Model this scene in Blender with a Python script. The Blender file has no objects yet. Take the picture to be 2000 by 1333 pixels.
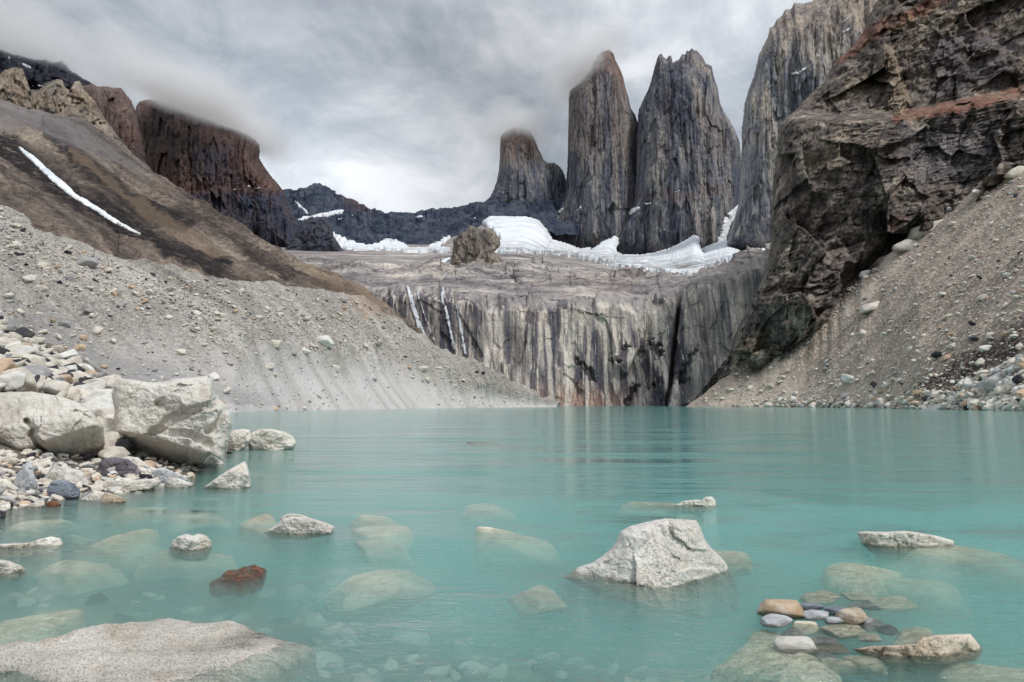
import bpy, bmesh, math, random
import numpy as np
from mathutils import Vector
from mathutils.bvhtree import BVHTree

S = bpy.context.scene
# ------------------------------------------------------------------ camera
CAM_H, F, HORIZON = 1.5, 1333.0, 789.0
PITCH = math.atan((HORIZON - 666.5) / F)
cam = bpy.data.cameras.new("camera")
cam.lens, cam.sensor_width = 24.0, 36.0
cam.clip_start, cam.clip_end = 0.05, 60000.0
camo = bpy.data.objects.new("camera", cam)
S.collection.objects.link(camo)
camo.location = (0, 0, CAM_H)
camo.rotation_euler = (math.pi / 2 + PITCH, 0, 0)
S.camera = camo

# ------------------------------------------------------------------ light, sky, exposure
S.view_settings.view_transform = 'Standard'
S.view_settings.look = 'None'
S.view_settings.exposure = 0.55
S.view_settings.gamma = 1.0
S.cycles.max_bounces = 8
S.cycles.volume_bounces = 4
S.cycles.transparent_max_bounces = 16
S.cycles.use_denoising = True
S.cycles.sample_clamp_indirect = 4.0

SUN_EL, SUN_AZ = math.radians(50), math.radians(140)      # azimuth clockwise from +Y: behind, to the right
sun = bpy.data.lights.new("sun", 'SUN')
sun.energy, sun.angle, sun.color = 1.5, math.radians(10), (1.0, 0.975, 0.94)
suno = bpy.data.objects.new("sun", sun)
S.collection.objects.link(suno)
sd = Vector((math.sin(SUN_AZ) * math.cos(SUN_EL), math.cos(SUN_AZ) * math.cos(SUN_EL), math.sin(SUN_EL)))
suno.rotation_euler = (-sd).to_track_quat('-Z', 'Y').to_euler()


def lin(r, g, b, k=1.0):
    def f(c):
        c /= 255.0
        return (c / 12.92 if c <= 0.04045 else ((c + 0.055) / 1.055) ** 2.4) * k
    return (f(r), f(g), f(b), 1.0)


class NT:
    """small node-tree writer"""
    def __init__(s, tree):
        s.t = tree

    def n(s, typ, **kw):
        nd = s.t.nodes.new(typ)
        for k, v in kw.items():
            setattr(nd, k, v)
        return nd

    def put(s, sock, v):
        if v is None:
            return
        if hasattr(v, 'is_linked'):
            s.t.links.new(v, sock)
        else:
            sock.default_value = v

    def mapping(s, vec, scale=(1, 1, 1), rot=(0, 0, 0), loc=(0, 0, 0)):
        m = s.n('ShaderNodeMapping')
        s.put(m.inputs['Vector'], vec)
        m.inputs['Scale'].default_value = scale
        m.inputs['Rotation'].default_value = rot
        m.inputs['Location'].default_value = loc
        return m.outputs[0]

    def noise(s, vec, scale=1.0, detail=6.0, rough=0.6, dist=0.0, typ='FBM'):
        m = s.n('ShaderNodeTexNoise')
        if typ != 'FBM':
            m.noise_type = typ
        s.put(m.inputs['Vector'], vec)
        m.inputs['Scale'].default_value = scale
        m.inputs['Detail'].default_value = detail
        m.inputs['Roughness'].default_value = rough
        m.inputs['Distortion'].default_value = dist
        return m.outputs[0]

    def voronoi(s, vec, scale=1.0, feature='F1', out='Distance', rand=1.0):
        m = s.n('ShaderNodeTexVoronoi', feature=feature)
        s.put(m.inputs['Vector'], vec)
        m.inputs['Scale'].default_value = scale
        m.inputs['Randomness'].default_value = rand
        return m.outputs[out]

    def ramp(s, fac, stops, interp='LINEAR'):
        m = s.n('ShaderNodeValToRGB')
        m.color_ramp.interpolation = interp
        e = m.color_ramp.elements
        while len(e) < len(stops):
            e.new(0.5)
        for i, (p, c) in enumerate(stops):
            e[i].position = p
            e[i].color = c if isinstance(c, tuple) else (c, c, c, 1)
        s.put(m.inputs[0], fac)
        return m.outputs[0]

    def mix(s, fac, a, b, blend='MIX'):
        m = s.n('ShaderNodeMix', data_type='RGBA', blend_type=blend)
        s.put(m.inputs[0], fac)
        s.put(m.inputs[6], a)
        s.put(m.inputs[7], b)
        return m.outputs[2]

    def math(s, op, a, b=None, c=None, clamp=False):
        m = s.n('ShaderNodeMath', operation=op, use_clamp=clamp)
        for i, v in enumerate((a, b, c)):
            s.put(m.inputs[i], v)
        return m.outputs[0]

    def attr(s, name):
        return s.n('ShaderNodeAttribute', attribute_name=name).outputs['Fac']

    def pos(s):
        return s.n('ShaderNodeNewGeometry').outputs['Position']

    def obj(s):
        return s.n('ShaderNodeTexCoord').outputs['Object']

    def uv(s):
        return s.n('ShaderNodeTexCoord').outputs['UV']

    def sep(s, vec):
        m = s.n('ShaderNodeSeparateXYZ')
        s.put(m.inputs[0], vec)
        return m.outputs

    def bump(s, h, strength=0.5, dist=1.0, normal=None):
        m = s.n('ShaderNodeBump')
        m.inputs['Strength'].default_value = strength
        m.inputs['Distance'].default_value = dist
        s.put(m.inputs['Height'], h)
        s.put(m.inputs['Normal'], normal)
        return m.outputs[0]


# world: overcast sky, a thin share of clear Nishita sky behind noise-driven cloud (brighter towards the zenith)
W = bpy.data.worlds.new("World")
S.world = W
W.use_nodes = True
W.node_tree.nodes.clear()
w = NT(W.node_tree)
sky = w.n('ShaderNodeTexSky', sky_type='NISHITA')
sky.sun_disc = False
sky.sun_elevation, sky.sun_rotation = SUN_EL, SUN_AZ
gen = w.n('ShaderNodeTexCoord').outputs['Generated']
sx, sy, sz = w.sep(gen)
n1 = w.noise(w.mapping(gen, scale=(3.2, 3.2, 4.6), rot=(0, math.radians(24), 0)), 1.0, 9, 0.56, 0.9)
n2 = w.noise(w.mapping(gen, scale=(5.5, 5.5, 7.0), rot=(0, math.radians(32), 0), loc=(3, 1, 0)), 1.3, 8, 0.6, 0.8)
n3 = w.noise(w.mapping(gen, scale=(1.6, 1.6, 7.0), rot=(0, math.radians(34), 0), loc=(8, 2, 0)), 2.0, 6, 0.55, 0.5)
nn = w.math('ADD', w.math('ADD', w.math('MULTIPLY', n1, 0.48), w.math('MULTIPLY', n2, 0.34)), w.math('MULTIPLY', n3, 0.18))
cloud = w.ramp(nn, [(0.36, lin(152, 160, 171)), (0.45, lin(176, 184, 193)), (0.52, lin(198, 204, 211)), (0.61, lin(232, 235, 239))])


def sky_blob(px, py, width, gain):
    """a brighter / darker patch of the cloud deck in one direction"""
    cp, sp = math.cos(PITCH), math.sin(PITCH)
    xc, yc = (px - 1000) / F, (666.5 - py) / F
    d = Vector((xc, cp - yc * sp, sp + yc * cp)).normalized()
    vm = w.n('ShaderNodeVectorMath', operation='DOT_PRODUCT')
    w.put(vm.inputs[0], gen)
    vm.inputs[1].default_value = d
    a = w.math('SUBTRACT', 1.0, vm.outputs['Value'])
    return w.math('MULTIPLY', w.math('POWER', 2.718, w.math('MULTIPLY', a, -1.0 / (width * width))), gain)


zen = w.math('ADD', 0.275, w.math('MULTIPLY', w.math('MAXIMUM', sz, 0.0), 0.80))
for args in ((560, 360, 0.10, 0.35), (800, 400, 0.12, 0.25), (1420, 60, 0.14, 0.15), (1000, 180, 0.10, -0.17), (700, 250, 0.12, -0.10), (120, 40, 0.10, -0.04), (330, 150, .12, .05), (1300, 330, .1, .1)):
    zen = w.math('ADD', zen, sky_blob(*args))
low = w.math('GREATER_THAN', sz, -0.02)
cl = w.mix(1.0, cloud, zen, 'MULTIPLY')
cl10 = w.mix(1.0, cl, (10, 10, 10, 1), 'MULTIPLY')
tot = w.mix(0.95, sky.outputs[0], cl10)
bg = w.n('ShaderNodeBackground')
w.put(bg.inputs['Color'], tot)
bg.inputs['Strength'].default_value = 0.1
wo = w.n('ShaderNodeOutputWorld')
W.node_tree.links.new(bg.outputs[0], wo.inputs[0])

# ------------------------------------------------------------------ geometry helpers
RNG = np.random.default_rng(7)
random.seed(7)
CP, SP = math.cos(PITCH), math.sin(PITCH)


def dirs(px, py):
    px, py = np.asarray(px, float), np.asarray(py, float)
    xc, yc = (px - 1000) / F, (666.5 - py) / F
    return np.stack([xc, CP - yc * SP, SP + yc * CP], -1)


def P(px, py, D):
    """the world point at depth D metres (along the valley) seen in that direction"""
    d = dirs(px, py)
    t = np.asarray(D, float) / d[..., 1]
    return d * t[..., None] + np.array([0, 0, CAM_H])


def water_point(px, py, z=0.0):
    d = dirs(px, py)
    t = (z - CAM_H) / d[..., 2]
    return d * t[..., None] + np.array([0, 0, CAM_H])


PERM = np.concatenate([RNG.permutation(256)] * 3)
GR = RNG.normal(size=(256, 3))
GR /= np.linalg.norm(GR, axis=1)[:, None]


def perlin(p):
    p = np.asarray(p, float)
    sh = p.shape[:-1]
    p = p.reshape(-1, 3)
    i = np.floor(p).astype(int)
    f = p - i
    u = f * f * f * (f * (f * 6 - 15) + 10)
    i &= 255
    out = 0
    for dx in (0, 1):
        for dy in (0, 1):
            for dz in (0, 1):
                h = PERM[PERM[PERM[i[:, 0] + dx] + i[:, 1] + dy] + i[:, 2] + dz] & 255
                g = GR[h]
                dot = g[:, 0] * (f[:, 0] - dx) + g[:, 1] * (f[:, 1] - dy) + g[:, 2] * (f[:, 2] - dz)
                wx = u[:, 0] if dx else 1 - u[:, 0]
                wy = u[:, 1] if dy else 1 - u[:, 1]
                wz = u[:, 2] if dz else 1 - u[:, 2]
                out = out + dot * wx * wy * wz
    return out.reshape(sh) * 1.5


def fbm(p, octv=5, gain=0.5, lac=2.03, ridged=False, off=0.0):
    p = np.asarray(p, float) + off
    a, s, tot = 1.0, 0, 0
    for k in range(octv):
        v = perlin(p + 17.3 * k)
        if ridged:
            v = 1 - 2 * np.abs(v)
        s = s + a * v
        tot += a
        a *= gain
        p = p * lac
    return s / tot


def terr(x, n, soft=0.25):
    """steps: turns smooth noise into broken ledges and facets"""
    y = x * n
    f = np.floor(y)
    t = np.clip((y - f) / soft, 0, 1)
    return (f + t * t * (3 - 2 * t)) / n


def facet(px, py, cw, ch, tilt, step, seed, warp=0.35, shear=0.0):
    """broken planes: every cell of a jittered pattern is a flat piece with its own tilt and height"""
    x, y = (px + shear * py) / cw, py / ch
    q = np.stack([x * .8, y * .8, np.zeros_like(x) + seed * 1.7], -1)
    x = x + warp * fbm(q, 3, .6)
    y = y + warp * fbm(q + 23.1, 3, .6)
    ix, iy = np.floor(x).astype(int), np.floor(y).astype(int)
    best = np.full(x.shape, 1e9)
    out = np.zeros(x.shape)
    for a in (-1, 0, 1):
        for b in (-1, 0, 1):
            h = PERM[PERM[PERM[(ix + a + 7 * seed) & 255] + ((iy + b) & 255)] + (seed & 255)] & 255
            cx, cy = ix + a + GR[h, 0] * .4 + .5, iy + b + GR[h, 1] * .4 + .5
            dx, dy = x - cx, y - cy
            d = dx * dx + dy * dy
            h2 = PERM[h + 1] & 255
            val = step * GR[h2, 2] * 1.2 + tilt * (GR[h2, 0] * dx + GR[h2, 1] * dy) * 1.6
            m = d < best
            out = np.where(m, val, out)
            best = np.where(m, d, best)
    return out


def sstep(a, b, x):
    t = np.clip((np.asarray(x, float) - a) / (b - a), 0, 1)
    return t * t * (3 - 2 * t)


def mesh_from(name, verts, faces, mat=None, smooth=True, uv=None, attrs=None, origin=None):
    """verts (N,3), faces (M,3|4) or list of such arrays -> linked mesh object with its origin at `origin`"""
    verts = np.asarray(verts, float)
    if origin is None:
        origin = np.array([verts[:, 0].mean(), verts[:, 1].mean(), verts[:, 2].min()])
    v = verts - np.asarray(origin)
    fl = faces if isinstance(faces, list) else [faces]
    fl = [np.asarray(f, int) for f in fl if len(f)]
    me = bpy.data.meshes.new(name)
    me.vertices.add(len(v))
    me.vertices.foreach_set('co', v.astype(np.float32).ravel())
    loops = np.concatenate([f.ravel() for f in fl])
    sizes = np.concatenate([np.full(len(f), f.shape[1]) for f in fl])
    starts = np.concatenate([[0], np.cumsum(sizes)[:-1]])
    me.loops.add(len(loops))
    me.loops.foreach_set('vertex_index', loops.astype(np.int32))
    me.polygons.add(len(sizes))
    me.polygons.foreach_set('loop_start', starts.astype(np.int32))
    me.polygons.foreach_set('use_smooth', np.full(len(sizes), smooth))
    if uv is not None:
        ul = me.uv_layers.new(name='UVMap')
        ul.data.foreach_set('uv', np.asarray(uv, np.float32)[loops].ravel())
    for k, a in (attrs or {}).items():
        at = me.attributes.new(k, 'FLOAT', 'POINT')
        at.data.foreach_set('value', np.asarray(a, np.float32).ravel())
    me.update(calc_edges=True)
    me.validate()
    if mat:
        me.materials.append(mat)
    o = bpy.data.objects.new(name, me)
    S.collection.objects.link(o)
    o.location = origin
    return o


def tag(o, label=None, cat=None, group=None, kind=None):
    if label:
        o['label'] = label
    if cat:
        o['category'] = cat
    if group:
        o['group'] = group
    if kind or cat:
        o['kind'] = kind or 'thing'
    return o


def child(o, parent):
    o.parent = parent
    o.matrix_parent_inverse.identity()
    o.location = Vector(o.location) - Vector(parent.location)
    return o


def grid_faces(nv, nu, base=0, wrap=False, flip=False):
    j, i = np.meshgrid(np.arange(nv - 1), np.arange(nu if wrap else nu - 1), indexing='ij')
    i2 = (i + 1) % nu
    a, b, c, d = j * nu + i, j * nu + i2, (j + 1) * nu + i2, (j + 1) * nu + i
    f = np.stack([a, b, c, d], -1).reshape(-1, 4) + base
    return f[:, ::-1] if flip else f


def resample(pts, n, closed=False):
    pts = np.asarray(pts, float)
    if closed:
        pts = np.vstack([pts, pts[:1]])
    seg = np.hypot(np.diff(pts[:, 0]), np.diff(pts[:, 1]))
    s = np.concatenate([[0], np.cumsum(seg)])
    t = np.linspace(0, s[-1], n + 1)[:-1] if closed else np.linspace(0, s[-1], n)
    return np.stack([np.interp(t, s, pts[:, k]) for k in range(pts.shape[1])], -1)


SURF = {}          # name -> (verts, faces) kept for laying rocks and snow on


def keep(name, v, faces):
    fl = faces if isinstance(faces, list) else [faces]
    SURF[name] = (np.asarray(v), [np.asarray(f) for f in fl if len(f)])


def bvh(names):
    vs, fs, b = [], [], 0
    for n in names:
        v, fl = SURF[n]
        vs.extend(map(tuple, v))
        for f in fl:
            fs.extend(map(tuple, (f + b).tolist()))
        b += len(v)
    return BVHTree.FromPolygons(vs, fs)


def vnormals(v, nv, nu):
    g = v.reshape(nv, nu, 3)
    du = np.gradient(g, axis=1)
    dv = np.gradient(g, axis=0)
    n = np.cross(du, dv)
    n /= np.linalg.norm(n, axis=-1)[..., None] + 1e-12
    return n


def loft(name, curves, nu, nv, mat, disp=None, rows=None, back=None, attrs=None, edge_noise=0.0, dens=None):
    """a terrain sheet through guide curves (each a list of (px, py, depth)), bottom to top; 1/depth is blended so straight guides give planes"""
    cs = [resample(c, nu) for c in curves]
    k = len(cs)
    tv = np.linspace(0, 1, nv) ** 1.0
    kv = np.asarray(rows if rows else np.linspace(0, 1, k))
    px = np.stack([np.interp(tv, kv, [c[i, 0] for c in cs]) for i in range(nu)], 1)
    py = np.stack([np.interp(tv, kv, [c[i, 1] for c in cs]) for i in range(nu)], 1)
    iD = np.stack([np.interp(tv, kv, [1 / c[i, 2] for c in cs]) for i in range(nu)], 1)
    if edge_noise:
        e = fbm(np.stack([np.arange(nu) * 0.09, np.zeros(nu), np.zeros(nu) + nu], -1), 5, 0.6) * edge_noise
        py = py + e[None, :] * tv[:, None] ** 3
    v = P(px, py, 1 / iD)
    n = vnormals(v, nv, nu)
    if n[..., 1].mean() > 0:
        n = -n
    du = np.linalg.norm(np.diff(v, axis=1), axis=-1).mean(0)
    dv = np.linalg.norm(np.diff(v, axis=0), axis=-1).mean(1)
    U = np.concatenate([[0], np.cumsum(du)])[None, :].repeat(nv, 0)
    V = np.concatenate([[0], np.cumsum(dv)])[:, None].repeat(nu, 1)
    keep(name + '_smooth', v.reshape(-1, 3).copy(), grid_faces(nv, nu))
    if disp is not None:
        v = v + n * disp(v, U, V, px, py)[..., None]
    at = {a: f(v, U, V, px, py) for a, f in (attrs or {}).items()}
    vv, uu = v.reshape(-1, 3), np.stack([U, V], -1).reshape(-1, 2)
    faces = grid_faces(nv, nu, flip=(v[0, -1, 0] < v[0, 0, 0]))
    fl = [faces]
    if back:                                               # the far side of the ridge, so it is a solid and not a screen
        top = v[-1]
        steps = 6
        extra = []
        for q in range(1, steps + 1):
            e = top.copy()
            e[:, 1] += back[0] * q / steps
            e[:, 2] -= back[1] * (q / steps) ** 1.3
            e[:, 2] += fbm(e / max(back[0], 1) * 4, 3) * back[1] * 0.06
            extra.append(e)
        ex = np.concatenate(extra)
        b0 = len(vv)
        idx = np.concatenate([np.arange((nv - 1) * nu, nv * nu), np.arange(b0, b0 + len(ex))])
        gf = grid_faces(steps + 1, nu, flip=(v[0, -1, 0] < v[0, 0, 0]))
        fl.append(idx[gf])
        vv = np.concatenate([vv, ex])
        uu = np.concatenate([uu, np.tile(uu[(nv - 1) * nu:], (steps, 1))])
        for a in at:
            at[a] = np.concatenate([at[a].ravel(), np.tile(at[a][-1], steps)])
    keep(name, vv, fl)
    return mesh_from(name, vv, fl, mat, True, uu, at)


def plane_depth(samples):
    A = np.array([[s[0], s[1], 1] for s in samples], float)
    b = np.array([1 / s[2] for s in samples])
    c = np.linalg.lstsq(A, b, rcond=None)[0]
    return lambda px, py: 1 / np.maximum(c[0] * px + c[1] * py + c[2], 1e-5)


def smin(arrs, k):
    m = np.minimum.reduce(arrs)
    return m - np.log(sum(np.exp(-k * (a - m)) for a in arrs)) / k


def inflate(name, outline, D, thick, mat, N=160, M=40, planes=None, back=None, edge=3.0, center=None, jag=0.0, disp=None,
            attrs=None, sharp=16.0, reg=None, jagf=0.11, seed=0, grooves=None):
    """a solid whose silhouette is `outline` (pixels) at depth D; its near side bulges `thick` metres through facet planes, its far side `back`"""
    o = resample(outline, N, closed=True)[:, :2]
    if center is None:
        center = o.mean(0)
    c = np.asarray(center, float)
    R = np.abs(o - c).max()
    if jag:
        ang = np.arange(N) / N * 2 * np.pi
        rr = N * jagf / (2 * np.pi)
        q = np.stack([np.cos(ang) * rr, np.sin(ang) * rr, np.full(N, seed * 3.7 + abs(c[0]) * 0.01 % 50)], -1)
        e = fbm(q, 5, 0.6)
        r = o - c
        o = o + r / (np.linalg.norm(r, axis=1)[:, None] + 1e-9) * (e * jag)[:, None]
    s = np.sin(np.linspace(0, 1, M + 1)[1:] * np.pi / 2)
    px = c[0] + s[:, None] * (o[:, 0] - c[0])[None, :]
    py = c[1] + s[:, None] * (o[:, 1] - c[1])[None, :]
    X, Y = (px - c[0]) / R, (c[1] - py) / R
    pl = planes or [(1, 0, 0)]
    wf = smin([a + b * X + cc * Y for a, b, cc in pl], sharp)
    rim = np.sqrt(np.maximum(1 - s[:, None] ** (2 * edge), 0))
    D0 = D(px, py) if callable(D) else np.full(px.shape, float(D))
    base = P(px, py, D0)
    wd = thick * wf * rim
    if disp is not None:
        wd = wd + disp(base, px, py) * (0.15 + 0.85 * rim) * (s[:, None] < 0.9999)
    front = P(px, py, D0 - wd)
    tb = (back if back is not None else thick)
    sb = s[::4][:-1] if M > 12 else s[:-1]
    Mb = len(sb)
    pxb = c[0] + sb[:, None] * (o[:, 0] - c[0])[None, :]
    pyb = c[1] + sb[:, None] * (o[:, 1] - c[1])[None, :]
    Db = (D(pxb, pyb) if callable(D) else np.full(pxb.shape, float(D))) + tb * np.sqrt(np.maximum(1 - sb[:, None] ** (2 * edge), 0))
    backv = P(pxb, pyb, Db)
    D_c = float(D(c[0], c[1])) if callable(D) else float(D)
    wc = float(smin([np.array([a]) for a, b, cc in pl], sharp)[0]) * thick
    if disp is not None:
        wc = float((D0 - (np.linalg.norm(front - np.array([0, 0, CAM_H]), axis=-1) / np.linalg.norm(dirs(px, py), axis=-1) * dirs(px, py)[..., 1]))[0].mean())
    v = np.concatenate([P(*c, D_c - wc)[None], front.reshape(-1, 3), backv.reshape(-1, 3), P(*c, D_c + tb)[None]])
    n = N
    i = np.arange(n)
    i2 = (i + 1) % n
    f3 = [np.stack([np.zeros(n, int), 1 + i, 1 + i2], -1)]
    f4 = [grid_faces(M, n, 1, True)]
    b0 = 1 + M * n
    last = 1 + (M - 1) * n
    f4.append(grid_faces(Mb, n, b0, True, True))
    f4.append(np.stack([last + i, last + i2, b0 + (Mb - 1) * n + i2, b0 + (Mb - 1) * n + i], -1))
    f3.append(np.stack([np.full(n, len(v) - 1), b0 + i2, b0 + i], -1))
    # image y points down: the winding above is outward for a clockwise outline
    area = np.sum(o[:, 0] * np.roll(o[:, 1], -1) - np.roll(o[:, 0], -1) * o[:, 1])
    if area > 0:
        f3 = [f[:, ::-1] for f in f3]
        f4 = [f[:, ::-1] for f in f4]
    at = {}
    for a, fn in (attrs or {}).items():
        av = fn(front, px, py)
        ab = np.repeat(av[-1][None], Mb, 0)
        at[a] = np.concatenate([[av[0].mean()], av.ravel(), ab.ravel(), [0.0]])
    fl = [np.concatenate(f3), np.concatenate(f4)]
    keep(reg or name, v, fl)
    return mesh_from(name, v, fl, mat, True, None, at)


def in_poly(poly, x, y):
    poly = np.asarray(poly, float)
    inside = np.zeros(np.shape(x), bool)
    j = len(poly) - 1
    for i in range(len(poly)):
        xi, yi, xj, yj = *poly[i], *poly[j]
        if yi != yj:
            c = ((yi > y) != (yj > y)) & (x < (xj - xi) * (y - yi) / (yj - yi) + xi)
            inside ^= c
        j = i
    return inside


ORIGIN = Vector((0, 0, CAM_H))


def cast(tree, px, py):
    d = Vector(dirs(px, py)).normalized()
    return tree.ray_cast(ORIGIN, d)


def drape(name, poly, tree, off, mat, step=2.0, ragged=3.0, rfreq=0.12, sink=0.6, attrs=None, lumps=0.0, lscale=0.02):
    """a skin of real thickness (snow, ice, falling water) lying on the terrain under the given outline"""
    poly = np.asarray(poly, float)
    x0, y0 = poly.min(0) - ragged
    x1, y1 = poly.max(0) + ragged
    gx, gy = np.meshgrid(np.arange(x0, x1 + step, step), np.arange(y0, y1 + step, step))
    q = np.stack([gx * rfreq, gy * rfreq, np.zeros_like(gx)], -1)
    inside = in_poly(poly, gx + fbm(q, 3, .6) * ragged, gy + fbm(q + 31.7, 3, .6) * ragged)
    h, wd = gx.shape
    pts, ids, pp = [], -np.ones((h, wd), int), []
    dep = np.zeros((h, wd))
    nb = np.zeros((h, wd), int)
    ii = np.pad(inside, 1)
    nb = sum(ii[1 + a:h + 1 + a, 1 + b:wd + 1 + b].astype(int) for a in (-1, 0, 1) for b in (-1, 0, 1))
    for a, b in zip(*np.nonzero(inside)):
        hit, nrm, _, dist = cast(tree, gx[a, b], gy[a, b])
        if hit is None:
            continue
        if nrm.dot(ORIGIN - hit) < 0:
            nrm = -nrm
        p = hit + nrm * (off if nb[a, b] == 9 else -off * sink)
        if lumps and nb[a, b] == 9:
            p = p + nrm * float(lumps * fbm(np.array([tuple(hit)]) * lscale, 4, .6)[0])
        ids[a, b] = len(pts)
        dep[a, b] = dist
        pts.append(p)
        pp.append((gx[a, b], gy[a, b]))
    f = []
    for a in range(h - 1):
        for b in range(wd - 1):
            q4 = (ids[a, b], ids[a + 1, b], ids[a + 1, b + 1], ids[a, b + 1])
            if min(q4) >= 0:
                dd = (dep[a, b], dep[a + 1, b], dep[a + 1, b + 1], dep[a, b + 1])
                if max(dd) / min(dd) < 1.12:
                    f.append(q4)
    if not f:
        return None
    used = np.unique(np.array(f))
    remap = -np.ones(len(pts), int)
    remap[used] = np.arange(len(used))
    pp = np.array(pp)[used]
    return mesh_from(name, np.array([tuple(p) for p in pts])[used], remap[np.array(f)], mat, True, None, {k: g(pp[:, 0], pp[:, 1]) for k, g in (attrs or {}).items()})


# ------------------------------------------------------------------ rocks
def ico(sub):
    bm = bmesh.new()
    bmesh.ops.create_icosphere(bm, subdivisions=sub, radius=1)
    v = np.array([x.co[:] for x in bm.verts])
    f = np.array([[x.index for x in fc.verts] for fc in bm.faces])
    bm.free()
    return v / np.linalg.norm(v, axis=1)[:, None], f


ICO = {k: ico(k) for k in (1, 2, 3, 4, 5)}


def rock_shape(seed, sub=3, nplanes=11, k=18.0, rough=0.05, flat=0.7, elong=1.25):
    """unit-size angular stone: rounded intersection of random planes plus noise"""
    r = np.random.default_rng(seed)
    d, f = ICO[sub]
    n = r.normal(size=(nplanes, 3))
    n /= np.linalg.norm(n, axis=1)[:, None]
    n = np.concatenate([n, [[0, 0, 1], [0, 0, -1], [1, 0, 0.2], [-1, 0.1, 0], [0, 1, 0], [0.1, -1, 0.1]]])
    n /= np.linalg.norm(n, axis=1)[:, None]
    h = r.uniform(0.62, 1.0, len(n))
    dots = np.maximum(d @ n.T, 0) / h
    rad = (dots ** k).sum(1) ** (-1 / k)
    v = d * rad[:, None]
    v *= 1 + rough * fbm(v * 2.2, 4, 0.55, off=seed * 7.1)[:, None] + 0.4 * rough * fbm(v * 7, 2, off=seed)[:, None]
    v *= np.array([elong, 1.0, flat])
    v /= np.abs(v).max()
    return v, f

# ------------------------------------------------------------------ materials
def new_mat(name):
    m = bpy.data.materials.new(name)
    m.use_nodes = True
    t = NT(m.node_tree)
    b = m.node_tree.nodes['Principled BSDF']
    b.inputs['Specular IOR Level'].default_value = 0.25
    b.inputs['Roughness'].default_value = 0.85
    return m, t, b


def granite(name, stops, speck=0.5, stain=None, stain_amt=0.4, grain=95.0, wet=True, bump=0.5, big=1.3):
    """pale crystalline stone: soft tone changes, salt-and-pepper grain, a dark wet band just above the water"""
    m, t, b = new_mat(name)
    rnd = t.n('ShaderNodeObjectInfo').outputs['Random']
    cv_ = t.n('ShaderNodeVectorMath', operation='ADD')
    t.put(cv_.inputs[0], t.obj())
    cx = t.n('ShaderNodeCombineXYZ')
    for q in range(3):
        t.put(cx.inputs[q], t.math('MULTIPLY', rnd, 37.0 + 11 * q))
    t.put(cv_.inputs[1], cx.outputs[0])
    p = cv_.outputs[0]
    col = t.ramp(t.noise(p, big, 5, 0.62, 0.6), stops)
    tone = t.math('ADD', 0.92, t.math('MULTIPLY', rnd, 0.18))
    tv = t.n('ShaderNodeCombineXYZ')
    for q in range(3):
        t.put(tv.inputs[q], tone)
    col = t.mix(1.0, col, tv.outputs[0], 'MULTIPLY')
    if stain:
        sm = t.ramp(t.noise(t.mapping(p, scale=(1, 1, 1.6)), 2.3, 7, 0.68, 1.0), [(0.54, 0.0), (0.70, 1.0)])
        col = t.mix(t.math('MULTIPLY', sm, stain_amt), col, stain)
    g1 = t.noise(p, grain, 2, 0.7)
    sp = t.ramp(g1, [(0.36, 1 - 0.9 * speck), (0.48, 1.0), (0.62, 1.0), (0.72, 1 + 0.18 * speck)])
    col = t.mix(1.0, col, sp, 'MULTIPLY')
    g2 = t.ramp(t.noise(p, 9, 6, 0.7), [(0.33, 0.80), (0.46, 1.0), (0.75, 1.08)])
    col = t.mix(1.0, col, g2, 'MULTIPLY')
    rough = 0.88
    if wet:
        z = t.sep(t.pos())[2]
        wz = t.math('ADD', z, t.math('MULTIPLY', t.noise(t.pos(), 5, 3), -0.10))
        wm = t.ramp(t.math('ADD', wz, 0.05), [(0.0, 1.0), (0.018, 0.0)])
        col = t.mix(t.math('MULTIPLY', wm, 0.55), col, t.mix(1.0, col, (0.30, 0.26, 0.21, 1), 'MULTIPLY'))
        rough = t.math('SUBTRACT', 0.88, t.math('MULTIPLY', wm, 0.5))
    t.put(b.inputs['Base Color'], col)
    t.put(b.inputs['Roughness'], rough)
    h = t.math('ADD', t.math('MULTIPLY', t.noise(p, 7, 9, 0.66, 0.4), 1.0), t.math('MULTIPLY', g1, 0.12))
    t.put(b.inputs['Normal'], t.bump(h, bump, 0.06))
    return m


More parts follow.
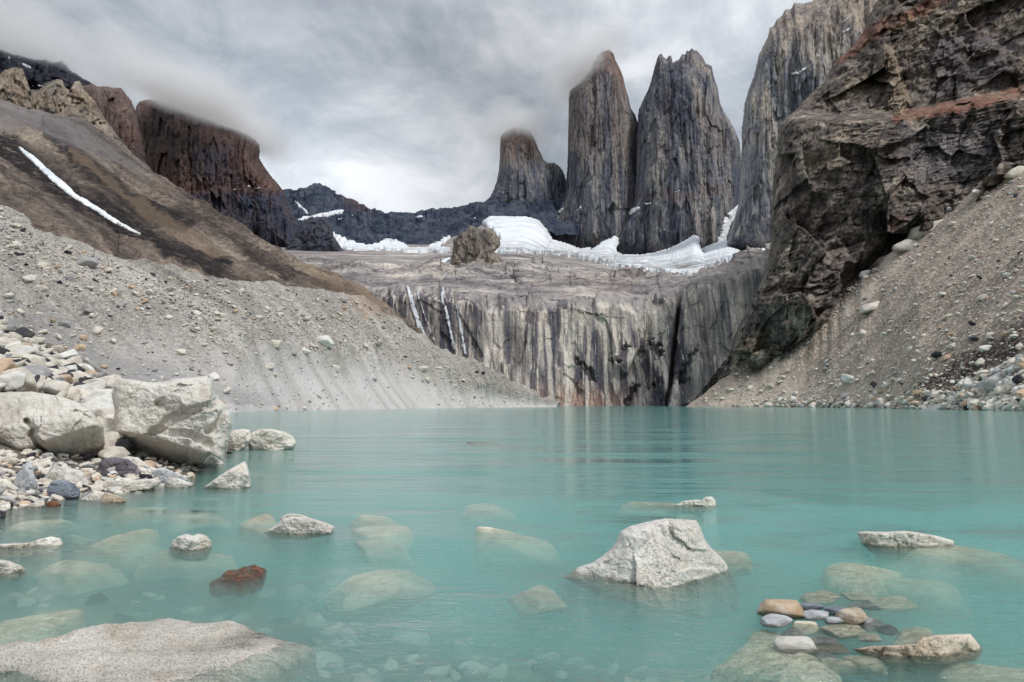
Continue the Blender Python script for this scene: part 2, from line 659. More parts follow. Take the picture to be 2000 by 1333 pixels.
def cliff(name, stops, nscale, streak=(1, 1, 0.12), blotch=None, crack=0.6, crack_scale=1.0, accents=(), bump=0.7, bdist=4.0,
          fine=1.0, strata=0.0, rough=0.9, use_uv=False, rot=(0, 0, 0), dist=0.4, blocks=0.0, det=(6, 0.6)):
    """big rock faces: streaked tone, cracks, optional accents painted by a named vertex attribute broken up with noise"""
    m, t, b = new_mat(name)
    src = t.uv() if use_uv else t.pos()
    p = t.mapping(src, scale=(nscale,) * 3, rot=rot)
    ps = t.mapping(p, scale=streak)
    s1 = t.noise(ps, 1.0, det[0], det[1], dist)
    col = t.ramp(s1, stops)
    if blotch:
        bm_ = t.ramp(t.noise(p, 0.23, 6, 0.62, 0.8), [(0.42, 0.0), (0.62, 1.0)])
        col = t.mix(t.math('MULTIPLY', bm_, blotch[1]), col, blotch[0])
    brk = t.noise(ps, 2.1, 6, 0.7, 0.3)
    for an, ac, amt in accents:
        mk = t.math('MULTIPLY', t.attr(an), t.ramp(brk, [(0.30, 0.15), (0.62, 1.0)]))
        col = t.mix(t.math('MULTIPLY', mk, amt, clamp=True), col, ac)
    cr = t.noise(t.mapping(ps, scale=(crack_scale,) * 3, loc=(5, 3, 1)), 2.4, 5, 0.6, 0.9)
    line = t.math('ABSOLUTE', t.math('SUBTRACT', cr, 0.5))
    lm = t.ramp(line, [(0.0, 1 - crack), (0.022, 1.0)])
    col = t.mix(1.0, col, lm, 'MULTIPLY')
    fn = t.noise(p, 7.0 * fine, 6, 0.75)
    col = t.mix(1.0, col, t.ramp(fn, [(0.30, 0.55), (0.5, 1.0), (0.70, 1.30)]), 'MULTIPLY')
    h = t.math('ADD', s1, t.math('MULTIPLY', fn, 0.35))
    h = t.math('ADD', h, t.math('MULTIPLY', lm, 0.25))
    if blocks:                                               # jointed rock: cells of differing tone with dark joints
        wv_ = t.n('ShaderNodeVectorMath', operation='ADD')
        wn = t.n('ShaderNodeTexNoise')
        t.put(wn.inputs['Vector'], p)
        wn.inputs['Scale'].default_value = 1.1
        wn.inputs['Detail'].default_value = 5
        wm_ = t.n('ShaderNodeVectorMath', operation='SCALE')
        t.put(wm_.inputs[0], wn.outputs['Color'])
        wm_.inputs['Scale'].default_value = 0.9
        t.put(wv_.inputs[0], p)
        t.put(wv_.inputs[1], wm_.outputs[0])
        for sc_b, am in ((0.55, 1.0), (1.5, 0.8), (4.0, 0.5)):
            vb = t.mapping(wv_.outputs[0], scale=(sc_b, sc_b, sc_b * .6), rot=(0.12, 0.1, 0.3))
            cell = t.n('ShaderNodeTexVoronoi')
            t.put(cell.inputs['Vector'], vb)
            bw = t.n('ShaderNodeRGBToBW')
            t.put(bw.inputs[0], cell.outputs['Color'])
            lo = 1 - .55 * am * blocks
            col = t.mix(1.0, col, t.ramp(bw.outputs[0], [(.2, lo), (.5, 1.0), (.8, 1 + .45 * am * blocks)]), 'MULTIPLY')
            ed = t.ramp(t.voronoi(vb, 1.0, 'DISTANCE_TO_EDGE'), [(0.0, 1 - .5 * am * blocks), (.05, 1.0)])
            col = t.mix(1.0, col, ed, 'MULTIPLY')
            h = t.math('ADD', h, t.math('MULTIPLY', t.math('ADD', bw.outputs[0], ed), .5 * am))
    if strata:
        st = t.noise(t.mapping(p, scale=(0.12, 0.12, 1.5), rot=(0.10, -0.06, 0)), 1.4, 6, 0.7, 0.6)
        h = t.math('ADD', h, t.math('MULTIPLY', st, strata))
        col = t.mix(1.0, col, t.ramp(st, [(0.32, 0.45), (0.50, 1.0), (0.70, 1.35)]), 'MULTIPLY')
    t.put(b.inputs['Base Color'], col)
    b.inputs['Roughness'].default_value = rough
    b.inputs['Specular IOR Level'].default_value = 0.15
    t.put(b.inputs['Normal'], t.bump(h, bump, bdist))
    return m


def debris(name, stops, nscale, light=None, dark=None, streak=(0.10, 0.015), along=(0.3, 0.95), accents=(), bump=0.6, bdist=0.5, lightamt=.6, blot=0.03, cov=0.45):
    """loose slopes: fall-line streaks in the sheet's own UV (metres) and stone-sized speckle"""
    m, t, b = new_mat(name)
    x, y, z = t.sep(t.pos())
    cx = t.n('ShaderNodeCombineXYZ')                        # across the fall line / down it, in metres
    t.put(cx.inputs[0], t.math('MULTIPLY', t.math('ADD', t.math('MULTIPLY', x, along[0]), t.math('MULTIPLY', y, along[1])), streak[0]))
    t.put(cx.inputs[1], t.math('MULTIPLY', z, streak[1]))
    s1 = t.noise(cx.outputs[0], 1.0, 8, 0.66, 0.25)
    p = t.pos()
    s2 = t.noise(p, blot, 6, 0.6)
    col = t.ramp(t.math('ADD', t.math('MULTIPLY', s1, 0.65), t.math('MULTIPLY', s2, 0.35)), stops)
    g = t.noise(p, nscale, 4, 0.75)
    col = t.mix(1.0, col, t.ramp(g, [(0.30, 0.55), (0.48, 0.95), (0.60, 1.1), (0.72, 1.45)]), 'MULTIPLY')
    g3 = t.noise(p, nscale * 3.1, 3, 0.7)
    col = t.mix(1.0, col, t.ramp(g3, [(0.34, 0.62), (0.5, 1.0), (0.66, 1.35)]), 'MULTIPLY')
    if light:
        vn = t.voronoi(p, nscale * 0.9)
        lm = t.math('MULTIPLY', t.ramp(vn, [(0.28, 1.0), (0.42, 0.0)]), t.ramp(t.noise(p, nscale * 0.25, 3, .6), [(cov, 0.0), (cov + .15, 1.0)]))
        col = t.mix(t.math('MULTIPLY', lm, lightamt), col, light)
    if dark:
        vn = t.voronoi(t.mapping(p, loc=(7, 7, 7)), nscale * 0.7)
        dm = t.math('MULTIPLY', t.ramp(vn, [(0.14, 1.0), (0.26, 0.0)]), t.ramp(t.noise(p, nscale * 0.3, 3, .6), [(0.5, 0.0), (0.6, 1.0)]))
        col = t.mix(t.math('MULTIPLY', dm, 0.6), col, dark)
    for an, ac, amt in accents:
        mk = t.math('MULTIPLY', t.attr(an), t.ramp(s1, [(0.32, 0.45), (0.55, 1.0)]))
        mk = t.math('MULTIPLY', mk, t.ramp(g, [(0.30, 1.1), (0.5, 1.0), (0.66, .35)]))
        col = t.mix(t.math('MULTIPLY', mk, amt * .9, clamp=True), col, ac)
    t.put(b.inputs['Base Color'], col)
    b.inputs['Roughness'].default_value = 0.95
    b.inputs['Specular IOR Level'].default_value = 0.1
    t.put(b.inputs['Normal'], t.bump(t.math('ADD', g, t.math('MULTIPLY', s1, 0.6)), bump, bdist))
    return m


def snow_mat(name, nscale, dirt=0.0):
    m, t, b = new_mat(name)
    p = t.pos()
    a = t.noise(p, nscale, 7, 0.65, 0.5)
    col = t.ramp(a, [(0.3, lin(196, 205, 214)), (0.5, lin(232, 235, 238)), (0.7, lin(246, 247, 248))])
    if dirt:
        d = t.ramp(t.noise(t.mapping(p, scale=(0.5, 1.0, 2.0)), nscale * 3.1, 9, 0.75, 0.8), [(0.43, 0.0), (0.57, 1.0)])
        dm = t.math('MULTIPLY', d, t.attr('dirt'))
        col = t.mix(t.math('MULTIPLY', dm, dirt, clamp=True), col, lin(120, 112, 106))
        ice = t.math('MULTIPLY', t.ramp(t.noise(p, nscale * 2, 5, .6), [(0.5, 0.0), (0.6, 1.0)]), t.attr('dirt'))
        col = t.mix(t.math('MULTIPLY', ice, 0.35), col, lin(176, 200, 206))
    t.put(b.inputs['Base Color'], col)
    b.inputs['Roughness'].default_value = 0.7
    t.put(b.inputs['Normal'], t.bump(t.noise(p, nscale * 2.5, 8, 0.7), 0.6, 0.5 / nscale * 0.12))
    return m


K = 1.25
M_TOWER = cliff('tower_granite', [(0.31, lin(50, 54, 64, K)), (0.43, lin(88, 91, 100, K)), (0.54, lin(118, 118, 121, K)), (0.68, lin(150, 143, 136, K))], 0.028,
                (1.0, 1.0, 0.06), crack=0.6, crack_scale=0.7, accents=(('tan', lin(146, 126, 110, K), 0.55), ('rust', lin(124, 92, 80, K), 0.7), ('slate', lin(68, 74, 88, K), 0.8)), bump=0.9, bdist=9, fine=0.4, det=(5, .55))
M_WALLR = cliff('pale_tower_granite', [(0.30, lin(74, 80, 92, K)), (0.43, lin(112, 115, 121, K)), (0.55, lin(142, 139, 136, K)), (0.68, lin(166, 157, 146, K))], 0.033,
                (1.0, 1.0, 0.06), crack=0.6, crack_scale=0.6, accents=(('tan', lin(158, 134, 110, K), 0.6), ('slate', lin(66, 74, 92, K), 0.75)), bump=0.9, bdist=7, fine=0.4, det=(5, .55))
M_RIDGE = cliff('slate_ridge', [(0.32, lin(34, 41, 56, 1.0)), (0.46, lin(60, 69, 86, 1.0)), (0.60, lin(86, 92, 104, 1.0))], 0.02, (1, 1, 0.35), crack=0.4, bump=0.8, bdist=9,
                accents=(('rust', lin(92, 72, 66, 1.0), 0.8),))
M_MASSIF = cliff('rusty_massif', [(0.28, lin(54, 52, 58, 1.02)), (0.44, lin(84, 76, 76, 1.02)), (0.58, lin(106, 92, 88, 1.02)), (0.72, lin(124, 112, 108, 1.02))], 0.02, (1, 1, 0.16),
                 blotch=(lin(112, 78, 66, 1.02), 0.5), crack=0.5, accents=(('slate', lin(58, 68, 88, 1.02), 0.95), ('tan', lin(128, 116, 110, 1.02), .7)), bump=0.8, bdist=9)
M_CRAG = cliff('orange_crag', [(0.30, lin(78, 76, 80, 1.25)), (0.43, lin(114, 108, 101, 1.25)), (0.56, lin(142, 130, 116, 1.25)), (0.68, lin(164, 156, 148, 1.25))], 0.04, (1, 1, 0.25),
               blotch=(lin(142, 116, 90, 1.25), 0.55), crack=0.5, bump=0.8, bdist=5)
M_KNOB = cliff('grey_knob_rock', [(0.30, lin(74, 70, 68, 1.2)), (0.43, lin(112, 106, 100, 1.2)), (0.56, lin(138, 129, 118, 1.2)), (0.68, lin(160, 151, 140, 1.2))], 0.05, (1, 1, 0.3), crack=0.6, bump=0.9, bdist=3)
M_DARKPK = cliff('dark_peak_rock', [(0.30, lin(30, 32, 42, K)), (0.5, lin(48, 50, 62, K)), (0.7, lin(70, 68, 76, K))], 0.02, (1, 1, 0.4), crack=0.4, bump=0.8, bdist=8)


def head_wall_mat():
    """glacier-polished granite: broad cream and grey-violet water streaks, thin pale ones, scaly fractures"""
    m, t, b = new_mat('streaked_wall')
    p = t.pos()
    st = lambda sx_, sz_, loc: t.mapping(p, scale=(sx_, sx_ * .3, sz_), loc=(loc, loc, loc))
    a1 = t.noise(st(.085, .0022, 0), 1.0, 3, .45, .2)
    a2 = t.noise(st(.27, .0045, 7), 1.0, 3, .5, .2)
    col = t.ramp(t.math('ADD', t.math('MULTIPLY', a1, .55), t.math('MULTIPLY', a2, .45)),
                 [(.39, lin(80, 80, 92, 1.16)), (.45, lin(116, 112, 116, 1.16)), (.50, lin(152, 144, 139, 1.16)), (.545, lin(194, 182, 172, 1.16)), (.61, lin(228, 219, 210, 1.16))])
    dk = t.ramp(t.noise(st(.15, .003, 21), 1.0, 3, .5, .25), [(.49, 0.0), (.54, 1.0)])
    hm = t.ramp(t.noise(t.mapping(p, scale=(.014, .014, .02)), 1.0, 3, .5), [(.40, .2), (.56, 1.0)])
    col = t.mix(t.math('MULTIPLY', t.math('MULTIPLY', dk, hm), .9), col, lin(74, 70, 80, 1.16))
    th = t.ramp(t.noise(st(.55, .008, 33), 1.0, 2, .5, .2), [(.57, 0.0), (.63, 1.0)])
    col = t.mix(t.math('MULTIPLY', th, .6), col, lin(66, 64, 76, 1.16))
    th2 = t.ramp(t.noise(st(.5, .006, 55), 1.0, 2, .5, .2), [(.60, 0.0), (.65, 1.0)])
    col = t.mix(t.math('MULTIPLY', th2, .7), col, lin(226, 216, 200, 1.16))
    for an, ac, amt in (('rust', lin(156, 118, 98, 1.16), .7), ('pale', lin(210, 202, 190, 1.16), .75), ('dark', lin(54, 50, 56, 1.16), 1.0), ('top', lin(150, 145, 142, 1.16), .85)):
        mk = t.math('MULTIPLY', t.attr(an), t.ramp(a2, [(.34, .25), (.55, 1.0)]))
        col = t.mix(t.math('MULTIPLY', mk, amt, clamp=True), col, ac)
    sc_n = t.noise(t.mapping(p, scale=(.22, .22, .10)), 1.0, 5, .65, 1.2)
    ln_ = t.ramp(t.math('ABSOLUTE', t.math('SUBTRACT', sc_n, .5)), [(0.0, .5), (.02, 1.0)])
    col = t.mix(1.0, col, ln_, 'MULTIPLY')
    fn = t.noise(p, .9, 5, .7)
    col = t.mix(1.0, col, t.ramp(fn, [(.32, .75), (.5, 1.0), (.7, 1.15)]), 'MULTIPLY')
    t.put(b.inputs['Base Color'], col)
    b.inputs['Roughness'].default_value = .8
    h = t.math('ADD', t.math('MULTIPLY', sc_n, 1.0), t.math('MULTIPLY', fn, .3))
    t.put(b.inputs['Normal'], t.bump(h, .8, 2.2))
    return m


M_HEAD = head_wall_mat()
M_BENCH = cliff('slab_bench', [(0.32, lin(84, 82, 85, 1.5)), (0.44, lin(122, 118, 118, 1.5)), (0.55, lin(150, 144, 140, 1.5)), (0.66, lin(182, 173, 164, 1.5))], 0.03, (0.35, 0.6, 2.6),
                blotch=(lin(132, 118, 110, 1.3), 0.4), crack=0.55, bump=0.8, bdist=5, accents=(('dark', lin(92, 88, 90, 1.5), .7),), rot=(0, 0, 0.5))
M_CLIFF = cliff('dark_cliff_rock', [(0.31, lin(56, 53, 52, K)), (0.44, lin(96, 90, 85, K)), (0.55, lin(128, 119, 110, K)), (0.68, lin(176, 165, 150, K))], 0.12, (1, 1, 0.5),
                blotch=(lin(112, 100, 98, K), 0.6), crack=0.6, crack_scale=0.5, accents=(('rust', lin(136, 90, 72, K), 0.9), ('tan', lin(168, 152, 130, K), 0.9), ('grey', lin(122, 118, 126, K), 0.7)), bump=.8, bdist=1.2, dist=.15, blocks=.4, det=(6, .6))
M_HILL = debris('brown_scree', [(0.36, lin(58, 52, 52, 1.08)), (0.45, lin(88, 79, 74, 1.08)), (0.53, lin(122, 110, 101, 1.08)), (0.60, lin(158, 145, 131, 1.08))], 0.16, streak=(0.05, 0.004), along=(0.66, 0.75),
                accents=(('dark', lin(46, 42, 43, 1.08), 1.3), ('grey', lin(128, 124, 124, 1.08), 0.9), ('tan', lin(146, 126, 106, 1.08), 0.6)), dark=lin(48, 42, 40), light=lin(160, 146, 130), lightamt=.35, bump=1.0, bdist=5.0, blot=0.012)
M_MORAINE = debris('grey_moraine', [(0.32, lin(106, 101, 96, K)), (0.44, lin(138, 133, 128, K)), (0.56, lin(160, 155, 149, K)), (0.68, lin(184, 179, 173, K))], 1.1, streak=(0.16, 0.012), along=(0.37, 0.93),
                   light=lin(205, 198, 186), dark=lin(84, 80, 74), accents=(('low', lin(192, 188, 187, K), 0.95), ('rust', lin(150, 124, 100, K), .6), ('smooth', lin(132, 130, 130, K), .9)), bump=0.7, bdist=0.8)
M_SCREE = debris('tan_scree', [(0.32, lin(98, 88, 81, 1.6)), (0.44, lin(126, 114, 105, 1.6)), (0.56, lin(146, 133, 122, 1.6)), (0.68, lin(168, 155, 143, 1.6))], 0.9, streak=(0.10, 0.008), along=(0.05, 1.0),
                 light=lin(216, 206, 190), dark=lin(70, 62, 56), accents=(('dark', lin(60, 51, 49, K), 1.3), ('pale', lin(196, 183, 169, K), 0.8)), bump=0.9, bdist=0.9, lightamt=.9, cov=.30)
M_BANK = debris('bank_grit', [(0.30, lin(90, 83, 76)), (0.5, lin(128, 120, 110)), (0.70, lin(160, 151, 140))], 5.0, bump=0.8, bdist=0.15)
M_SNOW = snow_mat('snow', 0.05)
M_GLACIER = snow_mat('glacier_ice', 0.012, 1.0)

GR_PALE = granite('pale_granite', [(0.30, lin(196, 189, 176)), (0.48, lin(224, 218, 206)), (0.7, lin(236, 231, 222))], 0.5, lin(172, 146, 112), 0.45)
GR_BOULDER = granite('boulder_granite', [(0.30, lin(190, 184, 174)), (0.46, lin(221, 215, 205)), (0.7, lin(236, 231, 223))], 0.42, lin(168, 150, 128), 0.5, grain=45, bump=0.8, big=0.8)
GR_WHITE = granite('white_granite', [(0.30, lin(196, 190, 181)), (0.5, lin(224, 219, 210)), (0.7, lin(236, 231, 224))], 0.62, lin(200, 170, 134), 0.3, grain=85)
GR_GREY = granite('grey_stone', [(0.30, lin(168, 170, 173)), (0.5, lin(198, 200, 203)), (0.7, lin(216, 217, 219))], 0.4)
GR_BLUE = granite('blue_grey_stone', [(0.30, lin(104, 112, 122)), (0.5, lin(132, 140, 151)), (0.7, lin(160, 168, 176))], 0.35)
GR_PURPLE = granite('purple_grey_stone', [(0.34, lin(96, 90, 98)), (0.50, lin(122, 115, 121)), (0.60, lin(150, 143, 146))], 0.3)
GR_TAN = granite('tan_stone', [(0.30, lin(168, 150, 130)), (0.5, lin(206, 190, 170)), (0.7, lin(226, 214, 198))], 0.6, lin(160, 122, 88), 0.5)
GR_RUST = granite('rust_stone', [(0.30, lin(112, 78, 60)), (0.5, lin(144, 102, 78)), (0.7, lin(170, 130, 104))], 0.4)
GR_DARK = granite('dark_stone', [(0.30, lin(52, 54, 60)), (0.5, lin(76, 78, 84)), (0.7, lin(104, 103, 106))], 0.3)
GR_ORANGE = granite('orange_stone', [(0.30, lin(184, 154, 124)), (0.5, lin(212, 188, 160)), (0.7, lin(226, 212, 192))], 0.4)
GR_SPK = granite('speckled_granite', [(0.34, lin(138, 134, 126)), (0.48, lin(186, 180, 170)), (0.66, lin(212, 206, 196))], 0.75, lin(160, 128, 90), .5, grain=95, big=.9, wet=False)
M_ST = {'pale': granite('loose_pale', [(0.3, lin(192, 184, 170)), (0.5, lin(216, 208, 195)), (0.7, lin(228, 222, 212))], .3, grain=20, big=2, wet=False),
        'white': granite('loose_white', [(0.3, lin(200, 197, 190)), (0.5, lin(218, 215, 208)), (0.7, lin(228, 226, 220))], .3, grain=20, big=2, wet=False),
        'grey': granite('loose_grey', [(0.3, lin(138, 138, 138)), (0.5, lin(164, 163, 162)), (0.7, lin(182, 181, 178))], .3, grain=20, big=2, wet=False),
        'dark': granite('loose_dark', [(0.3, lin(46, 46, 50)), (0.5, lin(64, 63, 68)), (0.7, lin(88, 84, 84))], .3, grain=20, big=2, wet=False),
        'orange': granite('loose_orange', [(0.3, lin(176, 148, 124)), (0.5, lin(198, 172, 146)), (0.7, lin(212, 192, 170))], .3, grain=20, big=2, wet=False)}
GR_SUB = granite('drowned_granite', [(0.30, lin(196, 186, 164)), (0.5, lin(232, 222, 200)), (0.7, lin(242, 234, 216))], 0.5, lin(150, 120, 80), 0.4, wet=False, grain=60)


# ------------------------------------------------------------------ terrain
def band(px, py, pts, wid, warp=0.0, fr=0.03):
    """mask round a polyline, for natural colour bands that follow the ground"""
    pts = np.asarray(pts, float)
    x, y = px.copy(), py.copy()
    if warp:
        q = np.stack([px * fr, py * fr, np.zeros_like(px)], -1)
        x = x + fbm(q, 4, .6) * warp
        y = y + fbm(q + 9.1, 4, .6) * warp
    dm = np.full(px.shape, 1e9)
    for (x0, y0), (x1, y1) in zip(pts[:-1], pts[1:]):
        L = (x1 - x0) ** 2 + (y1 - y0) ** 2 + 1e-9
        t = np.clip(((x - x0) * (x1 - x0) + (y - y0) * (y1 - y0)) / L, 0, 1)
        dm = np.minimum(dm, np.hypot(x - x0 - t * (x1 - x0), y - y0 - t * (y1 - y0)))
    return 1 - sstep(wid * 0.5, wid, dm)


def area(px, py, poly, soft=8.0, warp=6.0, fr=0.04):
    q = np.stack([px * fr, py * fr, np.zeros_like(px)], -1)
    x = px + fbm(q, 4, .6) * warp
    y = py + fbm(q + 9.1, 4, .6) * warp
    a = in_poly(poly, x, y).astype(float)
    tot = np.zeros_like(px)
    for dx, dy in ((0, 0), (soft, 0), (-soft, 0), (0, soft), (0, -soft)):
        tot = tot + in_poly(poly, x + dx, y + dy)
    return tot / 5


def nz(v, s, octv=5, ridged=False, stretch=(1, 1, 1), off=0.0, gain=0.5):
    return fbm(v * np.array(stretch) * s, octv, gain, ridged=ridged, off=off)


# -- left moraine wall
def moraine_disp(v, U, V, px, py):
    up = sstep(0.25, 0.55, V / V[-1:, :]) * (1 - 0.85 * sstep(0.93, 1.0, V / V[-1:, :]))
    q = np.stack([(v[..., 0] * .37 + v[..., 1] * .93) * 0.085, v[..., 2] * 0.012, np.zeros_like(U)], -1)
    gul = fbm(q, 4, 0.55, ridged=True)
    cob = nz(v, 0.22, 4, True)
    foot = sstep(0.0, 0.05, V / V[-1:, :])
    return (gul * 4.0 * up + cob * 0.9 * up + nz(v, 0.05, 3) * 1.2 * foot + 0.12 * nz(v, 0.8, 3) * foot)


MOR_BASE = [(-700, 842, 60), (-300, 822, 84), (0, 815, 100), (250, 809, 115), (450, 806.5, 126), (700, 801, 182), (850, 799, 222), (1000, 797, 285), (1086, 796, 322)]
MOR_CREST = [(-700, 180, 110), (-300, 320, 140), (0, 406, 158), (60, 452, 166), (130, 470, 170), (165, 488, 172), (215, 508, 174), (300, 525, 176), (380, 540, 178), (440, 550, 182), (560, 561, 205), (640, 570, 225),
             (700, 582, 246), (735, 602, 250), (790, 640, 257), (850, 682, 264), (905, 705, 276), (960, 728, 290), (1000, 752, 305), (1050, 782, 322), (1092, 796.5, 335)]
base0 = [(a, b + 25, c * 0.93) for a, b, c in MOR_BASE]
o = loft('moraine', [base0, MOR_BASE, MOR_CREST], 560, 240, M_MORAINE, moraine_disp, rows=[0, 0.06, 1.0], back=(60, 30),
         attrs={'low': lambda v, U, V, px, py: sstep(0.52, 0.25, V / V[-1:] + 0.22 * nz(v, 0.05, 4)) * sstep(60, 500, px),
                'smooth': lambda v, U, V, px, py: area(px, py, [(0, 610), (120, 650), (230, 700), (400, 740), (560, 790), (200, 800), (0, 720)], 14, 10),
                'rust': lambda v, U, V, px, py: area(px, py, [(660, 585), (740, 600), (760, 640), (690, 625)], 10, 14)}, edge_noise=5)
tag(o, kind='structure')

# -- brown hillside behind it
HILL_TOP = [(-500, 20, 1000), (-200, 130, 930), (0, 205, 860), (60, 222, 830), (110, 235, 800), (170, 250, 760), (240, 302, 700), (285, 335, 660), (330, 362, 610), (380, 398, 570), (430, 430, 540), (480, 462, 515), (520, 486, 500),
            (560, 508, 480), (600, 530, 460), (650, 552, 440), (690, 575, 420), (730, 598, 405), (770, 626, 390), (850, 690, 365)]
HILL_BOT = [(-500, 420, 175), (0, 480, 205), (215, 570, 225), (440, 610, 240), (600, 620, 270), (700, 630, 300), (790, 690, 330), (870, 740, 350)]


def hill_disp(v, U, V, px, py):
    q = np.stack([(v[..., 0] * .66 + v[..., 1] * .75) * 0.02, v[..., 2] * 0.003, np.zeros_like(U)], -1)
    return fbm(q, 4, 0.55, ridged=True) * 9 + nz(v, 0.02, 4) * 5 + nz(v, 0.07, 4, True) * 2.4


o = loft('hillside', [HILL_BOT, HILL_TOP], 420, 260, M_HILL, hill_disp, back=(250, 120), edge_noise=5, attrs={
    'dark': lambda v, U, V, px, py: np.clip(band(px, py, [(0, 290), (60, 340), (160, 420), (260, 478), (330, 520), (420, 545)], 30, 14) +
                                            band(px, py, [(90, 262), (150, 330), (240, 410), (300, 440), (350, 460)], 28, 16) * .9 +
                                            band(px, py, [(470, 510), (520, 540), (560, 560)], 14, 18) * .7, 0, 1),
    'grey': lambda v, U, V, px, py: area(px, py, [(-80, 190), (60, 215), (130, 230), (240, 315), (300, 360), (200, 330), (60, 270), (-80, 260)], 10, 18),
    'tan': lambda v, U, V, px, py: np.clip(area(px, py, [(560, 500), (640, 545), (700, 580), (760, 625), (700, 620), (600, 570)], 8, 10) + band(px, py, [(140, 320), (230, 400), (330, 470), (420, 520)], 16, 16) * .8, 0, 1)})
tag(o, kind='structure')


def ribs(sc, amp, ver=0.10, big=1.0, seed=0, cw=13, ch=60):
    """vertical buttresses, corners and small broken relief on a rock face"""
    def f(b, px, py):
        return amp * (1.0 * big * nz(b, sc * 0.35, 3, True, (1, 1, ver * 0.6), seed) + 0.7 * nz(b, sc, 4, True, (1, 1, ver), seed + 3) + 0.35 * nz(b, sc * 3.2, 4, True, (1, 1, ver * 2.2), seed + 8) + 0.22 * nz(b, sc * 3, 3, False, (1, 1, 1.0), seed) + facet(px, py, cw, ch, .30, .26, int(seed) + 40) + facet(px, py, cw * 2.6, ch * 2.2, .35, .30, int(seed) + 60) + facet(px, py, cw * .45, ch * .4, .12, .10, int(seed) + 80))
    return f


# -- far peaks on the left
dark_peak = inflate('dark_peak', [(-260, 40), (-120, 60), (-20, 78), (0, 96), (18, 104), (40, 108), (62, 116), (85, 116), (105, 122), (122, 119), (135, 136), (152, 146), (163, 154), (180, 163), (192, 170), (214, 180),
                                  (250, 230), (230, 300), (-260, 320)], 1500, 150, M_DARKPK, 420, 60, [(1, 0.1, -0.5), (1.1, -.5, -.3)], jag=5, disp=ribs(0.015, 26, 0.5, seed=4, cw=14, ch=14), center=(-20, 210), jagf=.5)
tag(dark_peak, 'dark slate peak dusted with snow rising into cloud, top left corner', 'mountain')
crag = inflate('crag', [(-90, 170), (-40, 140), (0, 146), (8, 138), (28, 132), (44, 134), (50, 160), (60, 176), (75, 176), (92, 162), (112, 155), (121, 156), (128, 172), (138, 178), (146, 160), (156, 158), (166, 176), (185, 198), (205, 232),
                        (232, 268), (258, 300), (270, 330), (180, 330), (-90, 300)], 905, 50, M_CRAG, 420, 60, [(1, -0.3, -0.9), (1.1, .4, -.8)], jag=4, disp=ribs(0.03, 13, 0.3, seed=9, cw=14, ch=22), center=(90, 260), jagf=.5)
tag(crag, 'orange and grey jagged crag line on top of the brown hillside', 'crag')
buttress = inflate('rock_buttress', [(150, 176), (165, 168), (178, 164), (192, 170), (206, 169), (222, 172), (236, 172), (246, 184), (257, 198), (264, 214), (270, 240), (278, 270), (284, 305), (286, 340), (292, 370), (220, 350), (140, 260)],
                   1180, 90, M_MASSIF, 360, 50, [(1, -0.5, -0.3), (1, .6, -.3)], jag=3, disp=ribs(0.022, 13, 0.12, seed=5), jagf=.5,
                   attrs={'tan': lambda v, px, py: sstep(280, 200, py) * .8, 'slate': lambda v, px, py: 0 * px})
tag(buttress, 'grey brown rock buttress between the orange crags and the rusty massif', 'mountain')
massif = inflate('mountain', [(262, 225), (266, 208), (273, 199), (286, 195), (304, 196), (330, 202), (352, 212), (380, 224), (404, 232), (430, 243), (462, 254), (486, 264), (500, 274), (507, 284), (507, 310), (516, 326), (530, 345), (545, 362), (556, 377), (575, 420), (590, 500), (480, 520), (380, 480),
                              (290, 400), (272, 300)], 1750, 190, M_MASSIF, 520, 90, [(1, -0.5, -0.45), (1, .25, -.45), (1.15, 1.0, -.2)], jag=3, disp=ribs(0.013, 30, 0.12, seed=6), center=(410, 350), jagf=.6,
                 attrs={'slate': lambda v, px, py: np.clip(sstep(368, 385, py + 8 * nz(v, .01, 4)) + .75 * area(px, py, [(370, 270), (450, 300), (470, 360), (380, 350)], 10, 20), 0, 1), 'tan': lambda v, px, py: 0 * px})
tag(massif, 'massive rust-brown square topped mountain with its summit inside the cloud', 'mountain')

# -- dark slate ridge closing the valley
RID_TOP = [(420, 372, 2350), (500, 374, 2350), (556, 377, 2350), (566, 372, 2350), (580, 374, 2350), (598, 369, 2350), (606, 370, 2350), (614, 363, 2350), (625, 361, 2350), (634, 366, 2350), (642, 373, 2350), (655, 384, 2350),
           (672, 388, 2350), (684, 391, 2350), (690, 400, 2350), (705, 407, 2350), (722, 413, 2350), (738, 414, 2350), (750, 422, 2350), (756, 425, 2350), (766, 420, 2350), (790, 418, 2350), (810, 420, 2350), (835, 417, 2350), (858, 417, 2350), (880, 410, 2350),
           (900, 406, 2350), (920, 407, 2350), (936, 404, 2350), (960, 392, 2380), (1010, 385, 2400), (1130, 380, 2400)]
RID_BOT = [(420, 520, 1750), (560, 512, 1800), (700, 510, 1850), (850, 500, 1950), (950, 470, 2050), (1130, 470, 2150)]
ridge = loft('ridge', [RID_BOT, RID_TOP], 560, 90, M_RIDGE, lambda v, U, V, px, py: (nz(v, 0.01, 5, True, (1, 1, .5)) * 32 + nz(v, .04, 4, True) * 9) * (1 - .8 * sstep(.85, 1, V / V[-1:])), back=(600, 300), edge_noise=7,
             attrs={'rust': lambda v, U, V, px, py: area(px, py, [(640, 380), (700, 395), (740, 420), (690, 430)], 8, 14) * .8})
tag(ridge, 'low dark slate ridge linking the rusty mountain to the small tower', 'ridge')

